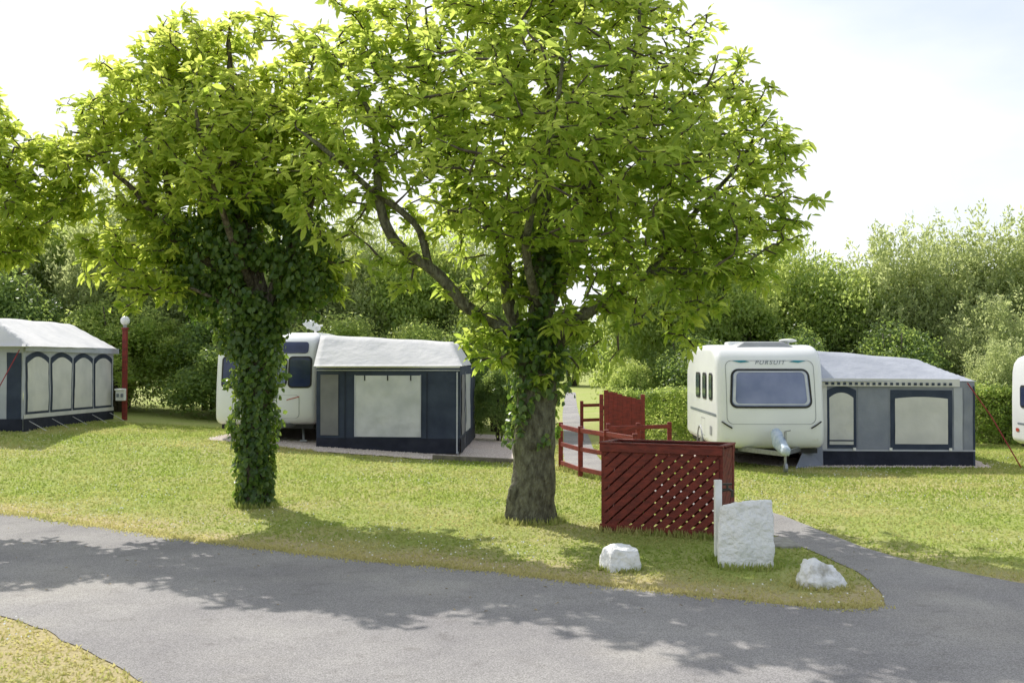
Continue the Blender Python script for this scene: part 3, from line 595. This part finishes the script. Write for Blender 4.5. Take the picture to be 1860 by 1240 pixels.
        obj('stripe_decal',patch([(.5,1.02),(.8,1.10),(.8,1.08),(.5,1.0)],F(.014),ring=3),M['redd'],t)
        obj('locker_moulding',patch(rr(0,.85,.8,.28,.1),F(.010),hole=.985,ring=2),M['grey'],t)
        mb=MB(); mb.box((-.2,2.2,2.71),(.7,.7,.1)); obj('roof_vent',mb,M['gel'],t,bevel=.03)
        mb=MB(); mb.tube([(.95,1.6,2.6),(.95,1.6,2.8)],.03,8); mb.tube([(.75,1.45,2.78),(1.15,1.5,2.84)],.025,8)
        vs=[];fs=[]
        for i in range(5):
            for q in range(20):
                a=2*math.pi*q/20; rr_=.26*i/4; vs.append(Vector((rr_*math.cos(a),.10*(i/4)**2,rr_*.72*math.sin(a))))
        R=Matrix.Rotation(-.9,3,'X')@Matrix.Rotation(.5,3,'Z')
        fs=[(i*20+q,i*20+(q+1)%20,(i+1)*20+(q+1)%20,(i+1)*20+q) for i in range(4) for q in range(20)]
        mb.add([R@v+Vector((.9,1.5,2.92)) for v in vs],fs); mb.tube([(.9,1.5,2.92),(.98,1.3,3.0)],.012,6); mb.box((.98,1.3,3.0),(.07,.07,.07))
        obj('satellite_dish',mb,M['wpaint'],t,smooth=False)
        for yc_ in(1.2,2.4): win('side_window',rr(yc_,1.72*k,.36,.30*k,.09),rr(yc_,1.72*k,.31,.25*k,.06),SL,M['glassdark'])
    else:
        win('front_window',rr(0,1.55*k,.80,.34*k,.12),rr(0,1.55*k,.76,.30*k,.1),F,M['glass'])
        for yc_ in(1.4,4.1): win('side_window',rr(yc_,1.6*k,.36,.28*k,.09),rr(yc_,1.6*k,.31,.23*k,.06),SL,M['glassdark'])
        obj('marker_light',patch(rr(4.6,.70,.08,.04,.03),SL(.012),ring=3),M['redd'],t)
        obj('side_stripe',patch(rr(L/2,.85,L*.42,.02,.015),SL(.008),ring=3),M['decal'],t)
    mb=MB(); mb.box((0,L/2,.36),(w-.25,L-.6,.10)); obj('chassis',mb,M['black'],t)
    for sx in(-1,1):
        x_=sx*(w/2-.13); wy=L*.52
        wh=MB(); wh.cylx((x_,wy,.325),.325,.2,28); wo=obj('wheel',wh,M['black'],t,smooth=False,bevel=.02)
        rm=MB(); rm.cylx((x_+sx*.045,wy,.325),.2,.14,24); rm.cylx((x_+sx*.06,wy,.325),.06,.14,12); obj('rim',rm,M['steel'],wo)
        a=MB(); pts=[]
        for q in range(13):
            an=math.pi*q/12; pts.append((sx*(w/2+.004),wy+.42*math.cos(an),.36+.40*math.sin(an)))
        a.tube(pts,.022,6); obj('wheel_arch',a,M['grey'],t,smooth=True)
        cs=MB(); cs.beam((sx*.8,.55,.38),(sx*.86,.35,.03),.05,.05); cs.box((sx*.87,.33,.02),(.16,.16,.03)); obj('corner_steady',cs,M['steel'],t)
    d=MB(); d.beam((-.75,.5,.40),(0,-1.0,.40),.05,.09); d.beam((.75,.5,.40),(0,-1.0,.40),.05,.09); d.beam((0,-.9,.43),(0,-1.3,.45),.08,.09); d.tube([(0,-1.3,.48),(0,-1.42,.47)],.06,10)
    dr=obj('drawbar',d,M['steel'],t)
    j=MB(); j.tube([(.09,-.85,.85),(.09,-.85,.16)],.028,10); j.tube([(.09,-.85,.85),(.2,-.85,.87)],.014,6); j.cylx((.09,-.87,.10),.10,.06,18); obj('jockey_wheel',j,M['steel'],t)
    if style=='a':
        c=MB(); secs=[(-.15,.74,.06,.10),(-.4,.72,.11,.17),(-.7,.62,.12,.18),(-1.0,.54,.09,.14),(-1.25,.49,.10,.10),(-1.45,.47,.06,.07)]
        vs=[];N=16
        for (y_,z_,rx,rz_) in secs:
            for q in range(N):
                an=2*math.pi*q/N; wv=1+.4*noise.noise((math.cos(an)*2,math.sin(an)*2,y_*5)); vs.append((rx*wv*math.cos(an),y_,z_+rz_*wv*math.sin(an)))
        fs=[(i*N+q,i*N+(q+1)%N,(i+1)*N+(q+1)%N,(i+1)*N+q) for i in range(len(secs)-1) for q in range(N)]+[tuple(range(N))[::-1],tuple((len(secs)-1)*N+q for q in range(N))]
        c.add(vs,fs); obj('hitch_cover',c,M['tarp'],t,smooth=True)
    return t
caravan('white touring caravan with a wide blue tinted front window on gravel',(5.55,23.5,0),-.03,2.3,5.2,2.66,'a')
caravan('white touring caravan with dark front windows and roof dish',(-5.9,26.35,H(-5.85,26.4)),.03,2.45,6.0,2.66,'b')
caravan('small white touring caravan partly in view on the lawn',(12.85,21.0,0),0,2.2,5,2.45,'c')

# ------------------------------------------------------------ awnings
def wr(p): return .022*noise.noise(Vector(p)*1.7)+.008*noise.noise(Vector(p)*6)
class Wall:
    def __init__(s,t,A,B,hA,hB,nrm_,org):
        s.t=t;s.A=Vector(A);s.B=Vector(B);s.hA=hA;s.hB=hB;s.n=Vector(nrm_).normalized(); s.o=Vector(org)
    def pt(s,u,v,off):
        p=s.A.lerp(s.B,u); h=s.hA+(s.hB-s.hA)*u; q=Vector((p.x,p.y,p.z+h*v))
        q=q+s.n*(off+wr(q)); return q-s.o
    def panel(s,name,u0,u1,v0,v1,off,m,arch=0,nu=14,nv=10,frame=None,label=None,parent=None,tilt=0):
        mb=MB(); vs=[]
        for j in range(nv+1):
            for i in range(nu+1):
                a=i/nu; top=v1-arch*(2*a-1)**2+tilt*a; vs.append(s.pt(u0+(u1-u0)*a,v0+(top-v0)*j/nv,off))
        fs=[(j*(nu+1)+i,j*(nu+1)+i+1,(j+1)*(nu+1)+i+1,(j+1)*(nu+1)+i) for j in range(nv) for i in range(nu)]
        mb.add(vs,fs); o=obj(name,mb,m,parent or s.t,smooth=True)
        if label: o['label']=label
        return o
def awning_roof(t,org,x0,x1,ya,yb,eave,Tl,Tr,gz,m,hipE=1.1,hipS=.7,over=.08,pw=1.15,nx=44,ny=44):
    vs=[]
    def z(a,y_):
        X=(1-a)*abs(x1-x0); de=min(y_-ya,yb-y_)/hipE; ds=X/hipS
        k=1-max(0,1-min(de,ds))**pw ; T=Tl+(Tr-Tl)*a
        sg=.012*math.sin(a*3*math.pi)**2+.02*math.sin((y_-ya)/(yb-ya)*math.pi*3)**2
        return eave+(T-eave)*max(0,k)-sg*k
    for j in range(ny+1):
        b=.5-.5*math.cos(math.pi*j/ny)
        y_=ya-over+(yb-ya+2*over)*b
        for i in range(nx+1):
            a=1-(1-i/nx)**1.7; X=x0+(x1-x0)*a+(over*a*(1 if x1>x0 else -1))
            zz=z(a,min(max(y_,ya),yb)); vs.append(Vector((X,y_,gz+zz+.006*noise.noise((X*2,y_*2,0))))-Vector(org))
    mb=MB(); mb.add(vs,[(j*(nx+1)+i,j*(nx+1)+i+1,(j+1)*(nx+1)+i+1,(j+1)*(nx+1)+i) for j in range(ny) for i in range(nx)])
    obj('roof',mb,m,t,smooth=True,solid=.012)
def pegs(W,aw,us):
    for u in us:
        mb=MB(); p=W.pt(u,0,.02); mb.tube([p+Vector((0,0,.02)),p+Vector((.0,-.14,.05)),p+Vector((0,-.16,-.02))],.008,5); obj('peg',mb,M['steel'],aw)

g=H(-2.9,25.5); O=(-2.9,25.5,g)
aw=thing('caravan_awning','navy and white caravan awning pegged on gravel','awning',O,0,'caravan awnings')
awning_roof(aw,O,-4.60,-1.2,25.55,31.3,2.0,2.76,2.58,g,M['canvasw'],hipE=.95,hipS=.3,pw=1.0,over=.05)
W=Wall(aw,(-4.58,25.8,g-.02),(-1.2,25.45,g-.02),2.02,2.02,(-.08,-1,0),O)
W.panel('end_wall',0,1,0,1,0,M['navy'],nu=30,nv=20)
W.panel('skirting',.0,1,0,.17,.012,M['navyd'],nu=30)
w_=W.panel('window',.275,.725,.185,.89,.02,M['film'],nu=20,nv=14)
W.panel('window_edging',.268,.276,.185,.895,.03,M['canvasg'],parent=w_,nu=1)
W.panel('window_edging',.724,.732,.185,.895,.03,M['canvasg'],parent=w_,nu=1)
W.panel('mesh_panel',.03,.155,.20,.90,.02,M['mesh'])
W.panel('piping',0,1,.945,.955,.03,M['canvasg'],nu=24,nv=1)
W.panel('seam',.20,.206,.0,.93,.02,M['navyd'],nu=1)
W.panel('seam',.975,.985,.0,.93,.02,M['canvasg'],nu=1)
W.panel('seam',.77,.776,.17,.93,.02,M['navyd'],nu=1)
W2=Wall(aw,(-1.2,25.45,g-.02),(-1.05,31.3,g-.05),2.02,2.02,(1,0,0),O)
W2.panel('front_wall',0,1,0,1,0,M['navy'],nu=30,nv=12); W2.panel('skirting',0,1,0,.17,.012,M['navyd'],nu=30)
W2.panel('mesh_panel',.06,.22,.2,.9,.02,M['mesh']); W2.panel('window',.3,.6,.2,.9,.02,M['film']); W2.panel('seam',.26,.27,.0,.93,.02,M['canvasg'],nu=1)
W3=Wall(aw,(-4.58,31.3,g-.02),(-1.05,31.3,g-.02),2.02,2.02,(0,1,0),O); W3.panel('rear_wall',0,1,0,1,0,M['navy'])
W.panel('valance',0,1.0,.978,1.0,.045,M['canvasw'],nu=26,nv=2)
pegs(W,aw,(.005,.35,.62,.99))
for q in range(3):
    mb=MB(); p=W.pt(.34+.16*q,.89,.03); mb.tube([p,p+Vector((0,0,-.12))],.014,5); obj('blind_tie',mb,M['navyd'],aw)

O=(8.5,24.1,0)
aw=thing('caravan_awning','grey caravan awning with arched windows and navy skirting','awning',O,0,'caravan awnings')
awning_roof(aw,O,6.62,10.05,24.1,29.0,1.86,2.58,2.28,0,M['canvasg'],hipE=1.1,hipS=.8,pw=1.05)
W=Wall(aw,(6.75,24.15,-.02),(10.08,24.0,-.02),1.88,1.86,(-.03,-1,0),O)
W.panel('end_wall',0,1,0,1,0,M['canvasmid'],nu=30,nv=20)
W.panel('skirting',.02,1,0,.19,.012,M['navyd'],nu=30)
W.panel('pale_band',.0,1,.185,.205,.018,M['canvasg'],nu=24,nv=1)
W.panel('light_panel',.0,.045,.2,.97,.010,M['canvasw'],nu=3)
f=W.panel('door_window',.045,.235,.22,.94,.012,M['navy'],arch=.05); W.panel('window_film',.06,.215,.26,.865,.022,M['cream'],arch=.06,parent=f)
W.panel('door_trim',.055,.215,.30,.315,.03,M['navy'],parent=f,nv=1)
W.panel('grey_panel',.245,.44,.21,.95,.010,M['canvasmid'])
f=W.panel('window',.455,.855,.205,.90,.012,M['navy']); W.panel('window_film',.485,.825,.27,.82,.022,M['cream'],arch=.02,parent=f)
W.panel('light_panel',.865,.92,.2,.93,.010,M['canvasg']); W.panel('light_panel',.93,.985,.2,.93,.010,M['canvasmid'])
W.panel('edge_band',.987,1.0,.0,.95,.014,M['navy'],nu=1)
W.panel('valance',-.01,.9,.94,1.03,.06,M['canvasw'],nu=24,nv=3)
mb=MB()
for i in range(22):
    u=.03+i*.038; 
    q=[W.pt(u,.955,.085),W.pt(u+.02,.955,.085),W.pt(u+.02,.985,.085),W.pt(u,.985,.085)]; mb.add(q,[(0,1,2,3)])
obj('chequered_trim',mb,M['navy'],aw)
for u in(.22,.455,.84):
    mb=MB(); p=W.pt(u,.21,.04); mb.box(p,(.06,.02,.06)); obj('tie_hook',mb,M['wpaint'],aw)
W2=Wall(aw,(10.08,24.0,-.02),(10.15,29,-.02),1.86,1.86,(1,0,0),O); W2.panel('front_wall',0,1,0,1,0,M['canvasmid'],nu=20); 
W2.panel('light_panel',.02,.5,.2,.9,.012,M['canvasg'])
W3=Wall(aw,(6.7,29,-.02),(10.15,29,-.02),1.86,1.86,(0,1,0),O); W3.panel('rear_wall',0,1,0,1,0,M['canvasmid'])
vs=[(6.72,24.08,1.75),(6.78,24.05,.0),(6.05,23.55,.0),(6.35,23.9,.45),(6.6,24.0,1.0)]
mb=MB(); mb.add([Vector(v)-Vector(O) for v in vs],[(0,1,4),(4,1,3),(3,1,2)]); obj('draught_flap',mb,M['canvasmid'],aw,solid=.01)
mb=MB(); mb.tube([Vector((9.9,23.95,1.82))-Vector(O),Vector((10.35,23.8,1.1))-Vector(O),Vector((10.85,23.5,.02))-Vector(O)],.014,5); obj('storm_strap',mb,M['rope'],aw)
pegs(W,aw,(.02,.3,.6,.97))

g=.66; O=(-12.2,28,g)
aw=thing('caravan_awning','white and cream awning with four arched windows','awning',O,0,'caravan awnings')
awning_roof(aw,O,-15.2,-11.35,25.7,31.3,1.98,2.74,2.66,g,M['canvasw'],hipE=.5,hipS=1.1,over=.12,pw=1.05)
W=Wall(aw,(-11.45,25.8,g-.02),(-11.3,31.2,g-.06),1.98,1.98,(1,-.02,0),O)
W.panel('front_wall',0,1,0,1,0,M['canvasg'],nu=30,nv=16)
W.panel('skirting',0,1,0,.15,.014,M['navyd'],nu=30)
W.panel('pale_band',0,1,.15,.20,.014,M['cream'],nu=30)
for i in range(4):
    u=.02+i*.243
    f=W.panel('window',u,u+.228,.20,.95,.014,M['navy'],arch=.07); W.panel('window_film',u+.012,u+.216,.23,.89,.024,M['cream'],arch=.08,parent=f)
W2=Wall(aw,(-15.2,25.6,g-.02),(-11.45,25.8,g-.02),2.1,1.98,(0,-1,0),O)
W2.panel('end_wall',0,1,0,1,0,M['canvasg'],nu=20,nv=16); W2.panel('skirting',0,1,0,.15,.014,M['navyd'],nu=20)
f=W2.panel('window',.5,.84,.22,.9,.014,M['navy'],arch=.04); W2.panel('window_film',.53,.81,.28,.83,.024,M['cream'],arch=.04,parent=f)
W2.panel('dark_panel',.9,.99,.15,.93,.014,M['navy'])
W.panel('valance',-.02,1.03,.955,1.03,.1,M['canvasg'],nu=30,nv=2)
mb=MB(); mb.tube([Vector((-11.5,25.7,2.55))-Vector(O),Vector((-11.9,24.4,g+.05))-Vector(O)],.013,5); obj('storm_strap',mb,M['rope'],aw)
for i in range(5):
    mb=MB(); p=W.pt(.05+i*.225,.12,.02); mb.tube([p,p+Vector((.45,-.1,-.22))],.008,5); obj('guy_cord',mb,M['line'],aw)

# ------------------------------------------------------------ lamp post with service box
x_,y_=-10.9,31.0; g=H(x_,y_)
t=thing('lamp_post','dark red timber lamp post with white globe and socket box','lamp post',(x_,y_,g))
mb=MB(); mb.box((0,0,1.25),(.125,.125,2.6)); mb.box((0,0,2.57),(.17,.17,.05)); obj('post',mb,M['redl'],t,bevel=.012)
mb=MB(); mb.tube([(0,0,2.58),(0,0,2.68)],.05,10); obj('lamp_holder',mb,M['grey'],t)
mb=MB(); mb.sphere((0,0,2.79),.13,18,12); obj('globe',mb,M['globe'],t,smooth=True)
mb=MB(); mb.box((-.05,-.16,.72),(.26,.14,.34)); mb.box((-.05,-.24,.86),(.3,.05,.05)); b_=obj('socket_box',mb,M['wpaint'],t,bevel=.015)
for s in(-1,1):
    mb=MB(); mb.box((-.05+s*.06,-.245,.70),(.07,.03,.1)); obj('socket',mb,M['decal'],b_,bevel=.008)

# ------------------------------------------------------------ bin store
def clip(poly,x0,x1,H_):
    def cut(P,f):
        out=[]
        for i in range(len(P)):
            a=P[i];b=P[(i+1)%len(P)];fa=f(a);fb=f(b)
            if fa>=0: out.append(a)
            if (fa>=0)!=(fb>=0):
                s=fa/(fa-fb); out.append((a[0]+(b[0]-a[0])*s,a[1]+(b[1]-a[1])*s))
        return out
    for f in(lambda p:p[0]-x0,lambda p:x1-p[0],lambda p:p[1],lambda p:H_-p[1]):
        if poly: poly=cut(poly,f)
    return poly
def lattice(x0,x1,H_,ang,sw,pitch,y,th,z0=0):
    mb=MB(); c,s=math.cos(ang),math.sin(ang); D=3; W_=x1-x0; cx=(x0+x1)/2
    k=-30
    while k<50:
        o=k*pitch; base=(o*-s,o*c)
        jit=random.uniform(-.006,.006)
        P=[(base[0]-c*D+cx,base[1]-s*D+jit),(base[0]+c*D+cx,base[1]+s*D-jit),(base[0]+c*D-s*sw+cx,base[1]+s*D+c*sw-jit),(base[0]-c*D-s*sw+cx,base[1]-s*D+c*sw+jit)]
        q=clip(P,x0,x1,H_)
        if len(q)>2:
            n=len(q); yj=random.uniform(-.003,.003); mb.add([(a,y+yj,b+z0) for a,b in q]+[(a,y+yj+th,b+z0) for a,b in q],[tuple(range(n)),tuple(range(n,2*n))[::-1]]+[(i,i+n,(i+1)%n+n,(i+1)%n) for i in range(n)])
        k+=1
    return mb
rz=math.atan2(-.70,1.50); Wb=1.64; Hb=1.17; Db=.62
t=thing('bin_store','open topped dark red slatted timber bin enclosure on grass','bin store',(1.22,14.95,0),rz)
obj('front_panel',lattice(0,Wb-.06,Hb-.06,math.radians(42),.093,.114,-.012,.02,.02),M['red'],t,loc=(.03,0,.02),bevel=.003)
bk=obj('back_panel',lattice(.45,Wb-.06,Hb-.06,math.radians(138),.095,.125,Db,.02,.02),M['red'],t,loc=(.03,0,.02),bevel=.003)
mb=MB()
for i in range(4): mb.box((.09+i*.117,Db+.01,Hb/2),(.112,.02,Hb-.06))
obj('back_boards',mb,M['red'],t,bevel=.003)
sp=obj('side_panel',lattice(0,Db-.04,Hb-.06,math.radians(42),.100,.112,-.01,.02,.02),M['red'],t,bevel=.003); sp.rotation_euler=(0,0,math.pi/2); sp.location=(Wb,.02,.02)
sp=obj('side_panel',lattice(0,Db-.04,Hb-.06,math.radians(42),.100,.112,-.01,.02,.02),M['red'],t,bevel=.003); sp.rotation_euler=(0,0,math.pi/2); sp.location=(0.0,.02,.02)
for (a,b) in[(0.02,.05),(Wb-.02,.05),(0.02,Db-.02),(Wb-.02,Db-.02)]:
    mb=MB(); mb.box((a,b,Hb/2),(.075,.075,Hb+.02)); obj('corner_post',mb,M['red'],t,bevel=.006)
for c_,d_ in [((Wb/2,-.03,Hb-.045),(Wb+.04,.022,.10)),((Wb/2,-.03,.06),(Wb+.04,.022,.09)),((Wb/2,Db+.035,Hb-.045),(Wb+.04,.022,.1)),((Wb/2,.0,Hb+.022),(Wb+.06,.09,.022)),((Wb/2,Db,Hb+.022),(Wb+.06,.09,.022)),((0.0,Db/2,Hb+.020),(.09,Db-.1,.022)),((Wb,Db/2,Hb+.020),(.09,Db-.1,.022))]:
    mb=MB(); mb.box(c_,d_); obj('rail',mb,M['red'],t,bevel=.004)

# ------------------------------------------------------------ fences
def fence(label,posts,h,rails,m=M['redl'],name='rail_fence'):
    b=posts[0]; t=thing(name,label,'fence',(b[0],b[1],0))
    for (x_,y_) in posts:
        mb=MB(); mb.box((x_-b[0],y_-b[1],h/2),(.095,.095,h)); obj('post',mb,m,t,bevel=.01)
    for i in range(len(posts)-1):
        for z_ in rails:
            mb=MB(); a=posts[i];c=posts[i+1]
            mb.beam((a[0]-b[0],a[1]-b[1]-.065,z_),(c[0]-b[0],c[1]-b[1]-.065,z_+random.uniform(-.01,.01)),.03,.09); obj('rail',mb,m,t,bevel=.006)
fence('low red timber rail fence beside the tarmac path',[(1.03,23.3),(1.36,21.9),(1.78,20.8),(2.2,19.7)],1.0,(.16,.55,.92))
fence('low red timber rail fence crossing behind the path',[(2.15,24.6),(2.85,24.9),(3.6,25.2)],.9,(.45,.80))
fence('short red rail fence at the hedge gap',[(2.0,31.6),(2.6,32.0)],1.15,(.6,1.02))
t=thing('timber_gate','solid red vertical board gate screen by the path','gate',(2.35,28.2,0))
mb=MB()
for i in range(8):
    hg=1.44-.03*i+random.uniform(-.02,.02); mb.box((.06+i*.118,random.uniform(-.004,.004),.1+hg/2),(.1165,.025,hg))
obj('boards',mb,M['redl'],t,bevel=.003)
for z_ in(.35,1.1):
    mb=MB(); mb.box((.47,.03,z_),(.95,.03,.1)); obj('rail',mb,M['redl'],t,bevel=.004)
for q_ in(-.06,1.0):
    mb=MB(); mb.box((q_,.02,.72),(.1,.1,1.44)); obj('post',mb,M['redl'],t,bevel=.008)

# ------------------------------------------------------------ rocks, marker post
def rock(label,loc,dims,seed,m,rz=0,top=(0,0),amp=.09,tap=.15,sph=.35):
    bm=bmesh.new(); bmesh.ops.create_cube(bm,size=1); bmesh.ops.subdivide_edges(bm,edges=bm.edges[:],cuts=17,use_grid_fill=True)
    for v in bm.verts:
        p=v.co.copy(); s=p.normalized()*.62; q=p.lerp(s,sph)
        k=1-tap*(q.z+.5); q.x*=k;q.y*=k
        for c in range(5):
            rr_=random.Random(seed*10+c); d=Vector((rr_.uniform(-1,1),rr_.uniform(-1,1),rr_.uniform(-.1,1))).normalized(); e=q.dot(d)-rr_.uniform(.40,.50)
            if e>0: q-=d*e*.9
        w_=Vector((q.x*dims[0],q.y*dims[1],q.z*dims[2]))
        n_=noise.noise(w_*5+Vector((seed,0,0)))*amp*.5+noise.noise(w_*13+Vector((seed,3,0)))*amp*.24+noise.noise(w_*34)*amp*.12
        w_+=q.normalized()*n_; w_.z+=dims[2]*.47
        w_.z+=(top[0]*w_.x+top[1]*w_.y)*max(0,q.z+.5)
        v.co=w_
    me=bpy.data.meshes.new('rock'); bm.to_mesh(me); bm.free(); me.materials.append(m)
    me.polygons.foreach_set('use_smooth',[True]*len(me.polygons))
    o=link('painted_rock',me,label=label,category='rock',group='white painted marker rocks'); o.location=loc; o.rotation_euler=(0,0,rz)
rock('large upright block of white painted rock on the grass corner',(2.63,12.45,-.02),(.60,.40,.80),4,M['rock'],-.1,(-.10,0),.06,.04,.13)
rock('small squat white painted rock at the grass edge',(1.19,12.2,-.02),(.36,.32,.30),8,M['rock'],.3,(-.15,0),.06,.12,.25)
rock('low rough white painted rock with bare patches beside the path',(3.16,11.3,-.03),(.50,.36,.28),13,M['rockg'],.2,(-.25,0),.11,.35,.45)
t=thing('marker_post','slim white painted board post with a dark water tap','post',(2.38,12.75,0),.15)
mb=MB(); mb.box((0,0,.46),(.085,.05,.93)); obj('post',mb,M['wpaint'],t,bevel=.006)
mb=MB(); mb.tube([(.04,.02,.80),(.14,.02,.81),(.18,.02,.79),(.18,.02,.72)],.018,8); mb.box((.12,.02,.87),(.11,.025,.022)); mb.tube([(.12,.02,.81),(.12,.02,.87)],.014,6); obj('tap',mb,M['brass'],t)
mb=MB(); mb.box((3.3,13.9,.008),(.5,.7,.05)); obj('drain_slab',mb,mat('concrete',(.26,.25,.22),(.38,.37,.33),12,.9,.5,40),bevel=.01,label='flat grey concrete drain slab beside the path',cat='slab')

# ------------------------------------------------------------ world, sun, camera
EL=math.radians(43); sd=Vector((-.50,.866,0)).normalized(); az=math.atan2(sd.x,sd.y)
w=bpy.data.worlds.new('World'); scene.world=w; w.use_nodes=True; n=w.node_tree.nodes; l=w.node_tree.links
bg=n['Background']; bg.inputs['Strength'].default_value=.15
sky=n.new('ShaderNodeTexSky'); sky.sky_type='NISHITA'; sky.sun_disc=False; sky.sun_elevation=EL; sky.sun_rotation=az%(2*math.pi); sky.dust_density=1.5; sky.air_density=1.0
tc=n.new('ShaderNodeTexCoord'); mp=n.new('ShaderNodeMapping'); mp.inputs['Scale'].default_value=(1,1,2.6); mp.inputs['Location'].default_value=(.35,.2,.1); l.new(tc.outputs['Generated'],mp.inputs['Vector'])
nz=n.new('ShaderNodeTexNoise'); nz.inputs['Scale'].default_value=2.9; nz.inputs['Detail'].default_value=8; nz.inputs['Roughness'].default_value=.5; l.new(mp.outputs[0],nz.inputs['Vector'])
sep=n.new('ShaderNodeSeparateXYZ'); l.new(tc.outputs['Generated'],sep.inputs[0])
hz=n.new('ShaderNodeMapRange'); hz.inputs[1].default_value=-.3; hz.inputs[2].default_value=.8; hz.inputs[3].default_value=-.12; hz.inputs[4].default_value=.32; l.new(sep.outputs['Y'],hz.inputs[0])
hx=n.new('ShaderNodeMath'); hx.operation='MULTIPLY_ADD'; l.new(sep.outputs['X'],hx.inputs[0]); hx.inputs[1].default_value=-.42; l.new(hz.outputs[0],hx.inputs[2])
ad=n.new('ShaderNodeMath'); ad.operation='ADD'; l.new(nz.outputs['Fac'],ad.inputs[0]); l.new(hx.outputs[0],ad.inputs[1])
fr=n.new('ShaderNodeMapRange'); fr.inputs[1].default_value=.42; fr.inputs[2].default_value=.78; fr.inputs[3].default_value=.42; l.new(ad.outputs[0],fr.inputs[0]); 
mx=n.new('ShaderNodeMix'); mx.data_type='RGBA'; l.new(fr.outputs[0],mx.inputs[0]); l.new(sky.outputs[0],mx.inputs[6]); mx.inputs[7].default_value=(7.3,7.5,7.7,1)
l.new(mx.outputs[2],bg.inputs['Color'])
su=bpy.data.lights.new('sun','SUN'); su.energy=5.0; su.angle=math.radians(.45); su.color=(1,.955,.88)
so=bpy.data.objects.new('sun',su); COL.objects.link(so)
d=Vector((-sd.x*math.cos(EL),-sd.y*math.cos(EL),-math.sin(EL))); so.rotation_euler=d.to_track_quat('-Z','Y').to_euler()
cam=bpy.data.cameras.new('camera'); co=bpy.data.objects.new('camera',cam); COL.objects.link(co)
cam.sensor_width=36; cam.lens=38.7; cam.clip_end=1500; co.location=(0,0,2.3); co.rotation_euler=(math.radians(91.0),0,0)
scene.camera=co
scene.view_settings.view_transform='Standard'; scene.view_settings.look='None'; scene.view_settings.exposure=0
